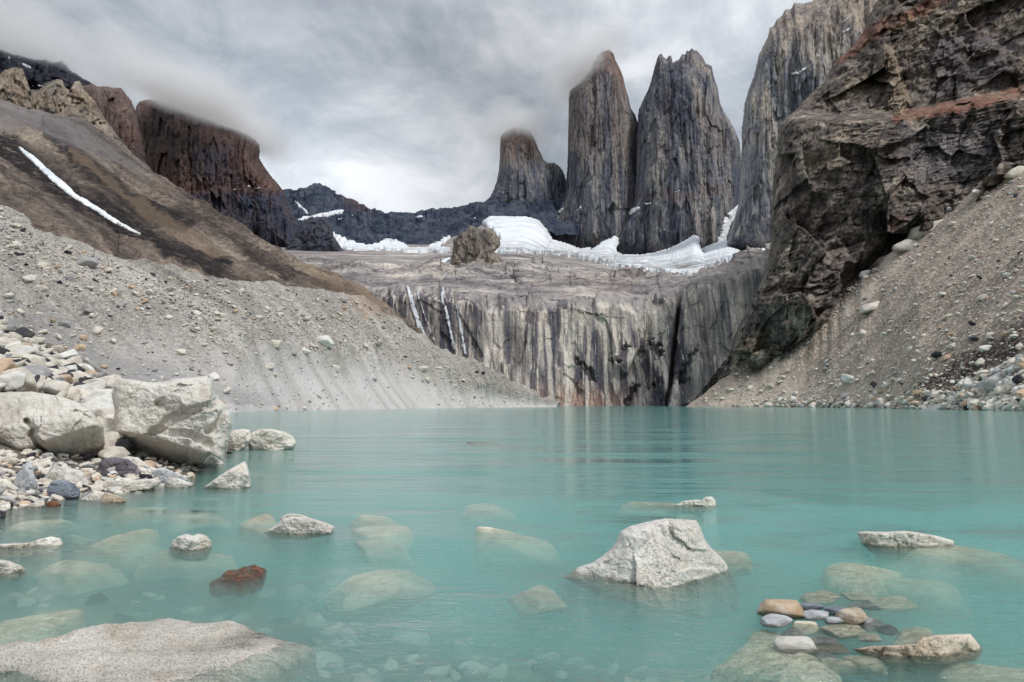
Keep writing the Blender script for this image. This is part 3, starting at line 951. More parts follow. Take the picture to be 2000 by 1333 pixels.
# -- the three towers and the pale right-hand wall
north_tower = inflate('rock_tower', reg='north_tower', outline=[(978, 268), (985, 258), (1000, 250), (1020, 250), (1036, 258), (1044, 272), (1050, 288), (1056, 300), (1062, 313), (1070, 319), (1082, 318), (1092, 325), (1099, 333), (1104, 346), (1112, 380), (1125, 440), (1120, 480), (960, 475), (925, 440), (905, 420),
                                     (935, 402), (950, 392), (958, 384), (965, 370), (970, 355), (974, 335), (976, 310), (977, 285)], D=2420, thick=120, mat=M_TOWER, N=520, M=90, planes=[(1, 0.35, -0.5), (1, -.5, -.5), (1.2, -1.4, -.6)], jag=2.5, disp=ribs(0.018, 16, 0.09, seed=11), center=(1025, 385), jagf=.6,
                      attrs={'tan': lambda v, px, py: sstep(335, 300, py) * .9, 'rust': lambda v, px, py: sstep(330, 280, py) * .4, 'slate': lambda v, px, py: sstep(335, 385, py + 10 * nz(v, .01, 4))})
tag(north_tower, 'smallest and leftmost rock tower, with a square top and a humped right shoulder', 'rock tower')
central_tower = inflate('rock_tower', reg='central_tower', outline=[(1111, 190), (1113, 178), (1122, 170), (1135, 160), (1143, 150), (1153, 138), (1160, 122), (1168, 108), (1178, 100), (1190, 98), (1198, 105), (1202, 118), (1210, 133), (1217, 150), (1221, 170), (1227, 190), (1232, 212), (1240, 224), (1246, 240),
                                       (1254, 330), (1262, 420), (1268, 510), (1225, 515), (1195, 512), (1150, 510), (1120, 505), (1080, 490), (1056, 470), (1075, 440), (1088, 420), (1098, 395), (1104, 370), (1108, 330), (1110, 250)], D=2300, thick=130, mat=M_TOWER, N=640, M=120, planes=[(1, 0.8, -0.42), (1.0, -.35, -.42), (1.3, -2.6, -.4), (1.25, 2.6, -.5)], jag=2.0, disp=ribs(0.02, 17, 0.05, seed=12), center=(1178, 320), jagf=.7,
                        attrs={'tan': lambda v, px, py: np.clip(sstep(350, 290, py + 20 * nz(v, .012, 4)) * .8, 0, 1) * (1 - .6 * band(px, py, [(1180, 150), (1188, 340)], 14, 10)), 'rust': lambda v, px, py: np.clip(sstep(170, 110, py) + band(px, py, [(1205, 125), (1222, 180)], 10, 8) * .9, 0, 1),
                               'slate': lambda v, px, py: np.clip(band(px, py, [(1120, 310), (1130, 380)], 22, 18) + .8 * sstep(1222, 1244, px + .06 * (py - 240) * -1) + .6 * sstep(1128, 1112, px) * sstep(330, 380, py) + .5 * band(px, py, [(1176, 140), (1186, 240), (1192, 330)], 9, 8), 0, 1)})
tag(central_tower, 'tall slender middle rock tower whose left shoulder disappears into cloud', 'rock tower')
south_tower = inflate('rock_tower', reg='south_tower', outline=[(1246, 226), (1248, 214), (1256, 196), (1264, 180), (1272, 158), (1276, 140), (1282, 120), (1286, 108), (1292, 105), (1296, 112), (1302, 116), (1306, 109), (1311, 110), (1314, 124), (1318, 121), (1326, 117), (1332, 106), (1338, 108), (1341, 99), (1346, 101), (1350, 95),
                                     (1355, 98), (1362, 100), (1372, 112), (1378, 124), (1390, 130), (1394, 150), (1402, 172), (1406, 200), (1412, 215), (1424, 234), (1436, 256), (1444, 275), (1447, 300), (1447, 395), (1440, 450), (1415, 510), (1360, 516), (1300, 520), (1215, 520), (1184, 505), (1204, 465),
                                     (1225, 430), (1238, 395), (1242, 330)], D=2200, thick=150, mat=M_TOWER, N=760, M=130, planes=[(1, 0.45, -0.42), (1.0, -.40, -.42), (1.25, -1.4, -.4), (1.25, 1.8, -.5)], jag=2.5, disp=ribs(0.019, 19, 0.05, seed=13), center=(1340, 300), jagf=.8,
                      attrs={'tan': lambda v, px, py: np.clip(area(px, py, [(1360, 180), (1410, 230), (1440, 300), (1420, 330), (1370, 280)], 12, 20) * .6 + band(px, py, [(1300, 180), (1300, 300)], 18, 20) * .6, 0, 1),
                             'rust': lambda v, px, py: np.clip(band(px, py, [(1255, 378), (1330, 385), (1400, 372)], 14, 26) * .45 + sstep(160, 110, py) * .35, 0, 1),
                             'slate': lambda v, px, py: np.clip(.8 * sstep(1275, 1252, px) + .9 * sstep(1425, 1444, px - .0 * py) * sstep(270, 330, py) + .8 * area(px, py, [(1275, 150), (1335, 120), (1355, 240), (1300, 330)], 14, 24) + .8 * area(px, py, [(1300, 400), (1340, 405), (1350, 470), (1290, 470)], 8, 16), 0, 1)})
tag(south_tower, 'broad rock tower with twin ragged summits, rightmost of the three', 'rock tower')
pale_wall = inflate('granite_wall', [(1448, 300), (1449, 250), (1454, 205), (1462, 175), (1472, 150), (1477, 130), (1482, 108), (1494, 84), (1500, 72), (1503, 56), (1512, 50), (1516, 40), (1528, 30), (1533, 20), (1545, 18), (1551, 6), (1566, 8), (1585, 4), (1610, -14), (1660, -40), (1780, -80), (1800, 300), (1700, 560), (1560, 560), (1500, 505),
                                  (1450, 492), (1415, 488), (1428, 450), (1442, 400)], 1500, 130, M_WALLR, 700, 130, [(1, 0.55, -0.25), (1.25, -.25, -.25), (1.6, 1.9, -.2)], jag=3, disp=ribs(0.024, 14, 0.055, seed=15), center=(1580, 280), jagf=.8,
                    attrs={'tan': lambda v, px, py: sstep(140, 40, py) * .8, 'slate': lambda v, px, py: np.clip(area(px, py, [(1550, 170), (1610, 150), (1570, 220), (1540, 230)], 8, 14) + .6 * band(px, py, [(1465, 310), (1470, 480)], 10, 10), 0, 1)})
tag(pale_wall, 'pale grey granite wall with a saw-toothed crest right of the towers', 'rock face')

# -- rock bench with the glacier, above the streaked head wall
LIP0 = [(420, 560, 640), (560, 565, 620), (640, 562, 600), (700, 566, 590), (740, 572, 580), (800, 562, 568), (850, 566, 562), (900, 574, 556), (1000, 580, 552), (1100, 582, 550), (1200, 584, 548), (1290, 584, 546), (1330, 566, 544), (1400, 548, 540), (1460, 528, 536), (1560, 505, 532)]
LIP = resample(LIP0, 140)
LIP[:, 1] += fbm(np.stack([LIP[:, 0] * .018, 0 * LIP[:, 0], 0 * LIP[:, 0]], -1), 5, .6) * 16
LIP = [tuple(q) for q in LIP]
MID = [(420, 500, 1000), (560, 508, 1000), (700, 516, 1000), (800, 520, 1000), (900, 522, 1000), (1000, 510, 1020), (1100, 512, 1040), (1200, 530, 960), (1340, 548, 860), (1420, 530, 880), (1560, 490, 880)]
TOP = [(420, 470, 1900), (560, 478, 1900), (700, 478, 1900), (850, 478, 2000), (935, 440, 2250), (960, 424, 2270), (1030, 424, 2290), (1052, 430, 2290), (1066, 448, 2250), (1078, 470, 2200), (1104, 478, 2150), (1132, 489, 2120), (1160, 486, 2120), (1180, 474, 2140), (1203, 464, 2150), (1206, 476, 2150), (1196, 490, 2140), (1214, 500, 2100), (1240, 502, 2080), (1275, 498, 2080), (1310, 488, 2090), (1340, 472, 2100), (1360, 458, 2100), (1364, 478, 2080), (1368, 490, 2040), (1392, 480, 2000), (1418, 472, 1980), (1440, 488, 1850), (1470, 490, 1750), (1505, 486, 1700), (1560, 480, 1600)]
bench = loft('rock_bench', [LIP, MID, TOP], 520, 170, M_BENCH, lambda v, U, V, px, py: (nz(v, 0.009, 5, True) * 16 + facet(px, py, 90, 18, 6, 3, 14, .6, .9) + facet(px, py, 30, 7, 2.5, 1.2, 15, .6, .9) + nz(v, 0.05, 4, True) * 4.0) * sstep(0, .10, V / V[-1:]) * (1 - .95 * sstep(.13, .25, V / V[-1:])), rows=[0, 0.55, 1],
             attrs={'dark': lambda v, U, V, px, py: np.clip(sstep(740, 600, px) * .7, 0, 1)})
tag(bench, kind='structure')
WB = 5.0


SCARS = ([(1120, 698), (1146, 706), (1160, 724), (1166, 748), (1152, 738), (1136, 720)], [(1186, 694), (1206, 702), (1214, 716), (1198, 712)], [(1264, 664), (1284, 668), (1300, 690), (1296, 702), (1280, 688)], [(1238, 746), (1247, 752), (1226, 794), (1214, 794), (1228, 770)],
         [(1326, 738), (1352, 694), (1368, 690), (1350, 712), (1334, 756)], [(1210, 678), (1234, 680), (1226, 688)], [(1272, 748), (1290, 742), (1300, 752), (1284, 756)])


def scars(px, py):
    return np.clip(sum(area(px, py, q, 1.5, 16, .09) for q in SCARS), 0, 1)


def wall_disp(v, U, V, px, py):
    h = np.clip(V / V[-1:], 0, 1)
    q = np.stack([U * 0.05, V * 0.008, np.zeros_like(U)], -1)
    d = fbm(q, 4, .55, ridged=True) * 1.6 + facet(px, py, 60, 120, 3.4, 2.0, 11, .4, -.1) + facet(px, py, 19, 60, .9, .6, 12, .45, -.1) + facet(px, py, 7, 16, .3, .2, 13, .45) + nz(v, 0.03, 3) * 3 + nz(v, .12, 4, True, (1, 1, .35)) * .7
    fx = np.interp(py, [560, 640, 700, 795], [1330, 1322, 1316, 1302])
    d -= 11 * np.exp(-((px - fx - 5 * nz(v, .03, 3)) / 3.6) ** 2) * (1 - sstep(.85, .97, h))                            # the black cleft
    d += 7 * sstep(0, 40, px - fx) * (1 - sstep(100, 240, px - fx))       # buttress right of it
    d -= 3.5 * scars(px, py)
    return d * sstep(0, .04, h + .02)


wall_attr = {'top': lambda v, U, V, px, py: sstep(.72, .86, V / V[-1:] + .14 * nz(v, .03, 4)),
    'dark': lambda v, U, V, px, py: np.clip(band(px, py, [(1331, 560), (1322, 640), (1316, 700), (1300, 800)], 5, 7) +
                                            band(px, py, [(895, 592), (950, 590), (1000, 583), (1040, 582), (1070, 592), (1110, 605), (1160, 615), (1215, 624)], 2.6, 9, .06) * .8 +
                                            .55 * area(px, py, [(780, 590), (960, 600), (940, 680), (860, 660)], 8, 24) + .85 * scars(px, py) + .5 * area(px, py, [(985, 640), (1030, 640), (1040, 740), (1000, 730)], 8, 16) + .45 * area(px, py, [(1170, 720), (1260, 700), (1300, 760), (1190, 790)], 10, 24), 0, 1),
    'rust': lambda v, U, V, px, py: sstep(730, 785, py + 25 * nz(v, .03, 4)) * sstep(1280, 1180, px) * .9,
    'pale': lambda v, U, V, px, py: np.clip(area(px, py, [(1130, 585), (1320, 590), (1310, 660), (1200, 650), (1120, 640)], 10, 24) * .8 + sstep(1335, 1350, px) * .5 +
                                            sum(band(px, py, [(xa, ya), (xb, yb)], wd_, 5, .02) for xa, ya, xb, yb, wd_ in ((1068, 640, 1080, 790, 7), (1120, 620, 1108, 792, 8), (1180, 640, 1188, 792, 5), (1240, 690, 1268, 780, 6), (1150, 640, 1146, 790, 5), (1270, 640, 1290, 740, 4), (1035, 640, 1030, 780, 5))), 0, 1)}
wall0 = [(a, 803, d - 52) for a, b, d in LIP]
wall1 = [(a, 690 if a < 1330 else 680, d - 36) for a, b, d in LIP]
wall2 = [(a, b + 26 + 6 * math.sin(a * .021) + 4 * math.sin(a * .067), d - 27) for a, b, d in LIP]
head = loft('rock_wall', [wall0, wall1, wall2, LIP], 900, 220, M_HEAD, wall_disp, rows=[0, 0.46, .84, 1], attrs=wall_attr)
tag(head, 'sheer rock wall striped cream and dark grey, dropping from the bench into the lake', 'rock wall')

outcrop = inflate('rock_outcrop', [(878, 520), (882, 500), (886, 478), (884, 468), (892, 464), (896, 456), (910, 452), (916, 440), (928, 443), (938, 448), (958, 446), (966, 452), (972, 462), (978, 474), (976, 482), (965, 492), (978, 505), (1004, 526), (930, 545), (862, 540)], 930, 26, M_KNOB, 240, 40,
                  [(1, -1.0, -.3), (1, .9, -.3)], jag=2.5, disp=ribs(.05, 6, .2, seed=21, cw=9, ch=16), jagf=.5)
tag(outcrop, 'grey-tan rocky knob standing on the bench below the small tower', 'rock outcrop')
pyramid = inflate('rock_outcrop', [(545, 500), (565, 478), (580, 450), (590, 436), (602, 432), (618, 424), (634, 424), (648, 440), (652, 462), (668, 486), (700, 510), (640, 520)], 1450, 60, M_RIDGE, 240, 40,
                  [(1, -.8, -.6), (1, .9, -.6)], jag=2.5, disp=ribs(.03, 12, .3, seed=22, cw=12, ch=18), jagf=.5, attrs={'rust': lambda v, px, py: 0 * px + .35})
tag(pyramid, 'dark pyramid shaped outcrop in front of the slate ridge', 'rock outcrop')

# -- right: dark cliff over a scree fan
SCR_BASE = [(1336, 796.5, 335), (1420, 796.5, 318), (1500, 796.5, 302), (1600, 797, 276), (1700, 798.5, 235), (1800, 800.5, 190), (1900, 802, 165), (2000, 803.5, 143), (2200, 810, 105), (2600, 840, 60)]
SCR_TOP = [(1350, 792, 338), (1390, 762, 338), (1430, 730, 338), (1500, 680, 337), (1570, 625, 336), (1640, 570, 334), (1700, 526, 332), (1760, 482, 330), (1810, 436, 328), (1860, 392, 326), (1930, 340, 324), (2000, 288, 322), (2120, 210, 318), (2600, -60, 300)]
scr0 = [(a, b + 25, c * 0.93) for a, b, c in SCR_BASE]


def scree_disp(v, U, V, px, py):
    q = np.stack([(v[..., 1] + v[..., 0] * .05) * 0.05, v[..., 2] * 0.006, np.zeros_like(U)], -1)
    f = sstep(0, .1, V / V[-1:])
    return (fbm(q, 4, .55) * 2.2 + nz(v, .25, 4, True) * .35 + nz(v, .05, 3) * 1.2) * f


SCR_TOP = resample(SCR_TOP, 160)
SCR_TOP[:, 1] += fbm(np.stack([SCR_TOP[:, 0] * .03, 0 * SCR_TOP[:, 0], 0 * SCR_TOP[:, 0] + 4], -1), 5, .6) * 22 * sstep(1345, 1500, SCR_TOP[:, 0]) - 5
SCR_TOP[:, 2] = np.clip(123.8 / ((SCR_TOP[:, 0] - 1000) / F + .107 - 1.2 * (HORIZON - SCR_TOP[:, 1]) / F), 90, 345)      # one even talus plane
SCR_TOP = [tuple(q) for q in SCR_TOP]
scree = loft('scree_slope', [scr0, SCR_BASE, SCR_TOP], 520, 260, M_SCREE, scree_disp, rows=[0, 0.05, 1.0], attrs={
    'dark': lambda v, U, V, px, py: np.clip(band(px, py, [(1345, 795), (1440, 735), (1540, 655), (1640, 578), (1700, 532)], 26, 9) + band(px, py, [(1860, 360), (1790, 430), (1700, 520), (1560, 640)], 11, 10) * .6 + .9 * area(px, py, [(1780, 760), (1860, 700), (1960, 650), (2010, 620), (2010, 720), (1900, 770), (1800, 795)], 14, 30) +
                                            band(px, py, [(1990, 300), (1920, 370), (1840, 440)], 12, 12) * .5, 0, 1),
    'pale': lambda v, U, V, px, py: np.clip(sstep(690, 790, py + 40 * nz(v, .03, 4)) * sstep(1900, 1500, px) + .9 * area(px, py, [(1860, 790), (1900, 750), (2010, 700), (2010, 800)], 12, 20) + .5 * band(px, py, [(2000, 330), (1800, 470), (1640, 610)], 26, 20), 0, 1)})
tag(scree, kind='structure')

CL_D = plane_depth([(1345, 797, 350), (2000, 290, 330), (1515, 300, 420), (2000, 0, 375), (1715, 0, 440)])


def cliff_disp(b, px, py):
    d = facet(px, py, 190, 150, 15, 9, 1, .22, .35) + facet(px, py, 60, 76, 4.5, 2.6, 2, .25, .3) + facet(px, py, 22, 26, 1.9, 1.2, 3, .3, .3) + facet(px, py, 8, 7, .5, .35, 4, .35, .3)
    d += 2.6 * nz(b, .10, 4, True, (1, 1, .22), 39) + 1.5 * nz(b, .22, 3, True, (.4, .4, 1.6), 36)
    d += 5 * nz(b, .02, 4, True, (1, 1, .6), 31) + 1.8 * nz(b, .07, 4, True, (1, 1, .5), 33) + 1.2 * terr(nz(b, .12, 3, False, (.25, .25, 1.6), 37), 4)
    led = np.interp(px, [1480, 1545, 1600, 1700, 1770, 1850, 1900, 2000, 2300], [250, 228, 232, 235, 226, 212, 204, 180, 110])
    d -= 26 * sstep(8, -18, py - led)                       # upper tier stands back behind the red ledge
    d -= 14 * area(px, py, [(1640, 545), (1720, 480), (1800, 420), (1790, 470), (1700, 540), (1640, 580)], 6, 10)
    d += 9 * area(px, py, [(1600, 480), (1660, 440), (1700, 470), (1680, 520), (1600, 560), (1540, 560)], 10, 14)
    d += 10 * area(px, py, [(1725, 90), (1745, 100), (1770, 205), (1755, 225), (1735, 215)], 5, 5)
    return d


rust_m = lambda v, px, py: np.clip(band(px, py, [(1755, 226), (1830, 216), (1900, 203), (2010, 176), (2200, 110)], 16, 12) + band(px, py, [(1590, 135), (1640, 108), (1700, 68), (1745, 45), (1790, 25), (1850, -10)], 18, 12) * .9 +
                                   .5 * band(px, py, [(1760, 430), (1700, 490), (1660, 530)], 12, 8), 0, 1)
dcl = inflate('cliff', [(1340, 800), (1352, 786), (1390, 738), (1410, 715), (1425, 690), (1432, 660), (1455, 610), (1472, 578), (1490, 540), (1500, 505), (1505, 470), (1503, 440), (1508, 400), (1510, 350), (1517, 300), (1520, 246), (1534, 228), (1546, 224), (1562, 205), (1590, 175), (1612, 160), (1630, 120), (1650, 104),
                        (1672, 82), (1690, 60), (1698, 30), (1715, 0), (1740, -60), (1800, -160), (2400, -300), (2500, 60), (2200, 250), (2000, 345), (1860, 440), (1760, 530), (1640, 620), (1500, 730), (1400, 790)], CL_D, 26, M_CLIFF, 1000, 300,
              [(1, 0, 0), (1.4, 1.3, 0)], back=90, jag=5, disp=cliff_disp, center=(1760, 270), jagf=.9, edge=6, attrs={
                  'rust': rust_m,
                  'tan': lambda v, px, py: np.clip(area(px, py, [(1722, 85), (1748, 95), (1778, 205), (1760, 225), (1738, 222)], 4, 4) + .9 * area(px, py, [(1430, 690), (1480, 640), (1495, 660), (1485, 690), (1425, 730)], 4, 8) + .5 * area(px, py, [(1570, 240), (1740, 240), (1720, 330), (1580, 350)], 14, 40) * (nz(v, .08, 4) > .0) + .45 * sstep(330, 150, py) * (nz(v, .05, 4) > .1), 0, 1),
                  'grey': lambda v, px, py: np.clip(.9 * area(px, py, [(1760, 250), (1960, 230), (1940, 330), (1780, 360)], 14, 30) + .7 * area(px, py, [(1800, 60), (1990, 80), (1980, 170), (1820, 190)], 10, 30), 0, 1)})
tag(dcl, 'tall dark brown cliff with rust red ledges looming over the right scree', 'cliff')

# -- left bank of rubble, lake bed, wide ground
BK_W = [(-420, 1180, 5.5), (-150, 1060, 7.6), (0, 1006, 9.6), (100, 985, 10.6), (200, 968, 11.6), (300, 955, 12.4), (380, 925, 14.6), (440, 886, 20.5), (446, 880, 21.5)]
BK_C = [(-420, 480, 42), (-150, 560, 44), (-40, 612, 42), (0, 634, 40), (35, 650, 38.5), (70, 678, 37), (110, 694, 35), (150, 720, 33), (195, 738, 31), (225, 752, 29), (300, 800, 27), (400, 862, 23), (448, 884, 21)]
bk0 = [(a, b + 60, c * .86) for a, b, c in BK_W]
bank = loft('bank', [bk0, BK_W, BK_C], 160, 120, M_BANK, lambda v, U, V, px, py: nz(v, .5, 4) * .14, rows=[0, .1, 1], back=(20, 6))
tag(bank, kind='structure')
gx, gy = np.meshgrid(np.linspace(-60, 60, 160), np.concatenate([np.linspace(0.2, 25, 120), np.linspace(26, 140, 40)]))
near_left = sstep(3.5, -4.5, gx + .16 * gy) 
pat = fbm(np.stack([gx, gy, 0 * gx], -1) * .55, 4, .55)
bz = -(0.20 + .9 * (1 - near_left) * sstep(4, 9, gy + gx * .2) + .14 * (1 - near_left) + .5 * sstep(14, 45, gy) + .16 * pat) + .05 * fbm(np.stack([gx, gy, 0 * gx], -1) * 2.1, 4)
bz = np.minimum(bz, -.15)
bv = np.stack([gx, gy, bz], -1).reshape(-1, 3)
M_BED = granite('lake_silt', [(0.36, lin(58, 64, 60)), (0.48, lin(104, 104, 92)), (0.62, lin(176, 168, 146))], .3, wet=False, big=.9)
bedf = grid_faces(160, 160)
keep('lake_bed', bv, bedf)
tag(mesh_from('lake_bed', bv, bedf, M_BED), kind='structure')
gs = 9000
tag(mesh_from('ground', [(-gs, -gs, -9), (gs, -gs, -9), (gs, gs, -9), (-gs, gs, -9)], np.array([[0, 1, 2, 3]]), M_MORAINE, uv=[(0, 0), (gs, 0), (gs, gs), (0, gs)]), kind='structure')

# -- the lake: a milky volume under a rippled surface
mw = bpy.data.materials.new('glacial_water')
mw.use_nodes = True
mw.node_tree.nodes.clear()
t = NT(mw.node_tree)
p = t.pos()
r1 = t.noise(t.mapping(p, scale=(0.55, 2.6, 1)), 1.0, 3, 0.5, 0.3)
r2 = t.noise(t.mapping(p, scale=(2.2, 7.0, 1), rot=(0, 0, 0.15)), 1.0, 4, 0.55, 0.5)
r3 = t.noise(t.mapping(p, scale=(0.05, 0.22, 1), rot=(0, 0, 0.05)), 1.0, 3, 0.5)
calm = t.ramp(t.noise(t.mapping(p, scale=(0.12, 0.3, 1)), 1.0, 3, 0.5), [(0.4, 0.25), (0.62, 1.0)])
hh = t.math('ADD', t.math('MULTIPLY', r1, 0.55), t.math('MULTIPLY', t.math('MULTIPLY', r2, 0.30), calm))
hh = t.math('ADD', hh, t.math('MULTIPLY', r3, 5.0))
rip = t.noise(t.mapping(p, scale=(7.0, 17.0, 1), rot=(0, 0, 0.25)), 1.0, 4, 0.6, 0.8)
pat = t.ramp(t.noise(t.mapping(p, scale=(0.5, 0.8, 1), loc=(4, 2, 0)), 1.0, 3, 0.5), [(0.40, 0.15), (0.60, 1.0)])
near = t.ramp(t.math('MULTIPLY', t.sep(p)[1], 0.05), [(0.30, 1.0), (0.62, 0.12)])      # breeze-ruffled shallows
hh = t.math('ADD', hh, t.math('MULTIPLY', t.math('MULTIPLY', t.math('MULTIPLY', rip, pat), near), 1.5))
nb = t.bump(hh, 1.0, 0.06)
gl = t.n('ShaderNodeBsdfGlossy')
gl.inputs['Roughness'].default_value = 0.07
gl.inputs['Color'].default_value = (0.95, 0.98, 0.98, 1)
t.put(gl.inputs['Normal'], nb)
tr = t.n('ShaderNodeBsdfTransparent')
tr.inputs['Color'].default_value = (0.96, 0.99, 0.98, 1)
fr = t.n('ShaderNodeFresnel')
fr.inputs['IOR'].default_value = 1.42
t.put(fr.inputs['Normal'], nb)
ms = t.n('ShaderNodeMixShader')
t.put(ms.inputs[0], fr.outputs[0])
t.put(ms.inputs[1], tr.outputs[0])
t.put(ms.inputs[2], gl.outputs[0])
vs = t.n('ShaderNodeVolumeScatter')
vs.inputs['Color'].default_value = (0.54, 0.93, 0.915, 1)
vs.inputs['Density'].default_value = 1.15
va = t.n('ShaderNodeVolumeAbsorption')
va.inputs['Color'].default_value = (0.54, 0.93, 0.915, 1)
va.inputs['Density'].default_value = 1.15
ad = t.n('ShaderNodeAddShader')
t.put(ad.inputs[0], vs.outputs[0])
t.put(ad.inputs[1], va.outputs[0])
wo_ = t.n('ShaderNodeOutputMaterial')
t.put(wo_.inputs['Surface'], ms.outputs[0])
t.put(wo_.inputs['Volume'], ad.outputs[0])
x0, x1, y0, y1, z1 = -900, 900, -40, 620, -8
wv = [(x0, y0, z1), (x1, y0, z1), (x1, y1, z1), (x0, y1, z1), (x0, y0, 0), (x1, y0, 0), (x1, y1, 0), (x0, y1, 0)]
wf = np.array([[3, 2, 1, 0], [4, 5, 6, 7], [0, 1, 5, 4], [1, 2, 6, 5], [2, 3, 7, 6], [3, 0, 4, 7]])
lake = mesh_from('lake', wv, wf, mw, smooth=False, origin=np.array([0, 0, 0]))
tag(lake, kind='structure')

# ------------------------------------------------------------------ snow, ice and falling water
def strip(pts, wid):
    pts = np.asarray(pts, float)
    d = np.gradient(pts, axis=0)
    n = np.stack([-d[:, 1], d[:, 0]], -1)
    n /= np.linalg.norm(n, axis=1)[:, None]
    w_ = np.asarray(wid, float) * np.ones(len(pts))
    return np.concatenate([pts + n * w_[:, None] / 2, (pts - n * w_[:, None] / 2)[::-1]])


T_BENCH, T_RIDGE, T_HILL = bvh(['rock_bench_smooth']), bvh(['ridge', 'rock_bench_smooth']), bvh(['hillside'])
gl_poly = [(935, 440), (950, 416), (980, 414), (1010, 416), (1056, 418), (1080, 440), (1110, 455), (1200, 450), (1300, 455), (1360, 448), (1420, 455), (1520, 470), (1510, 505), (1440, 512), (1400, 524), (1345, 548), (1300, 541), (1200, 528),
           (1130, 507), (1060, 500), (1000, 497), (955, 503), (942, 488), (975, 470), (958, 448)]
g = drape('glacier', gl_poly, T_BENCH, 7.0, M_GLACIER, 2.0, 10, .09, lumps=7.0, lscale=.018, attrs={'dirt': lambda x, y: sstep(0, 1, (y - np.interp(x, [940, 1100, 1250, 1350, 1500], [466, 470, 492, 496, 490])) / 34.0)})
tag(g, 'broad white glacier spread below the three towers, grubby along its lower edge', 'glacier')
sf = drape('snowfield', [(640, 458), (652, 451), (668, 460), (685, 468), (705, 478), (735, 476), (752, 463), (775, 468), (800, 484), (830, 482), (860, 468), (884, 456), (880, 470), (862, 484), (886, 486), (872, 500), (845, 497), (800, 497), (740, 492), (690, 494), (660, 486)],
           T_RIDGE, 6.0, M_GLACIER, 2.0, 7, .12, lumps=5.0, lscale=.02, attrs={'dirt': lambda x, y: sstep(482, 496, y) * .7})
tag(sf, 'white snowfield along the foot of the dark slate ridge', 'snowfield')
gully = drape('snow_strip', [(34, 287), (45, 290), (75, 312), (110, 345), (128, 358), (150, 380), (190, 405), (230, 432), (275, 457), (276, 462), (225, 438), (185, 413), (145, 390), (118, 369), (93, 348), (65, 320), (43, 299)], T_HILL, .8, M_SNOW, 1.0, 2.5, .08)
tag(gully, 'long thin strip of snow lying in a gully of the brown hillside', 'snow')
for nm, poly in (('long flat white snow patch on the bench under the grey-tan knob', [(843, 529), (860, 524), (878, 528), (870, 533), (850, 533)]),
                 ('small white snow patch on grey slabs left of the waterfalls', [(704, 519), (722, 519), (742, 522), (735, 526), (712, 524)]),
                 ('slender snow patch beside the foot of the grey-tan knob', [(820, 522), (850, 514), (872, 504), (884, 500), (874, 514), (845, 521)])):
    tag(drape('snow_patch', poly, T_BENCH, 2.0, M_SNOW, 1.5, 2.0, .2), nm, 'snow')


def patches(parent, key, polys, off=4.0, extra=()):
    tr_ = bvh([key] + list(extra))
    for q in polys:
        o_ = drape('snow_patch', q, tr_, off, M_SNOW, 1.25, 1.6, .25)
        if o_:
            child(o_, parent)



patches(north_tower, 'north_tower', [[(951, 412), (958, 405), (970, 401), (972, 405), (960, 412)], [(985, 398), (1000, 399), (1012, 402), (1000, 404)], [(975, 375), (990, 373), (996, 376), (980, 378)]])
patches(central_tower, 'central_tower', [[(1089, 414), (1096, 407), (1104, 404), (1101, 411), (1092, 420)], [(1122, 412), (1134, 402), (1141, 401), (1130, 413)], [(1092, 434), (1102, 428), (1104, 431), (1094, 437)]])
patches(south_tower, 'south_tower', [[(1203, 424), (1216, 413), (1232, 408), (1250, 402), (1252, 407), (1238, 418), (1222, 428), (1206, 437)], [(1315, 373), (1328, 370), (1330, 375), (1318, 379)], [(1231, 392), (1236, 383), (1239, 385), (1236, 396)], [(1258, 398), (1272, 394), (1276, 397), (1262, 402)], [(1295, 447), (1300, 444), (1302, 450), (1297, 452)]])
patches(pale_wall, 'granite_wall', [[(1540, 142), (1558, 142), (1572, 130), (1578, 128), (1577, 134), (1562, 147), (1545, 147)], [(1590, 118), (1596, 108), (1604, 104), (1600, 112), (1594, 118)], [(1640, 66), (1652, 58), (1665, 51), (1662, 58), (1648, 67)], [(1644, 50), (1650, 38), (1662, 29), (1660, 36), (1650, 46)], [(1670, 46), (1684, 40), (1672, 50)]])
tongue = drape('snow_tongue', [(1398, 482), (1406, 450), (1414, 424), (1428, 408), (1446, 394), (1443, 412), (1428, 440), (1418, 470), (1428, 486), (1395, 494)], bvh(['south_tower', 'granite_wall', 'rock_bench']), 5.0, M_SNOW, 2.0, 3, .15)
tag(tongue, 'snow tongue climbing the gap between the twin-topped tower and the pale wall', 'snow')
patches(ridge, 'ridge', [[(576, 432), (590, 424), (612, 420), (640, 414), (668, 409), (674, 412), (668, 419), (640, 425), (610, 427), (592, 432)], [(567, 384), (578, 392), (592, 404), (606, 418), (600, 420), (584, 406)], [(512, 386), (522, 380), (532, 388), (524, 388)],
                         [(540, 396), (556, 384), (560, 386), (548, 400)], [(514, 460), (526, 466), (552, 466), (564, 469), (545, 475), (525, 470)], [(660, 428), (672, 421), (668, 430), (655, 436)], [(684, 422), (694, 414), (690, 424)], [(826, 438), (834, 428), (836, 432)], [(808, 424), (826, 420), (828, 424), (812, 428)],
                         [(845, 446), (850, 440), (848, 450)], [(918, 428), (932, 421), (930, 428)], [(770, 444), (778, 440), (776, 447)]], extra=('rock_bench',))
patches(massif, 'mountain', [[(452, 370), (462, 368), (466, 371), (456, 374)], [(478, 366), (490, 360), (488, 366)], [(497, 368), (508, 364), (512, 368), (500, 371)]])
patches(dark_peak, 'dark_peak', [[(38, 124), (50, 127), (66, 134), (60, 136), (46, 132)], [(66, 142), (76, 138), (74, 146)], [(60, 170), (80, 164), (92, 160), (86, 168)], [(124, 158), (136, 154), (132, 160)], [(144, 162), (160, 158), (152, 164)], [(176, 162), (188, 168), (182, 170)], [(14, 112), (22, 112), (20, 120)]])

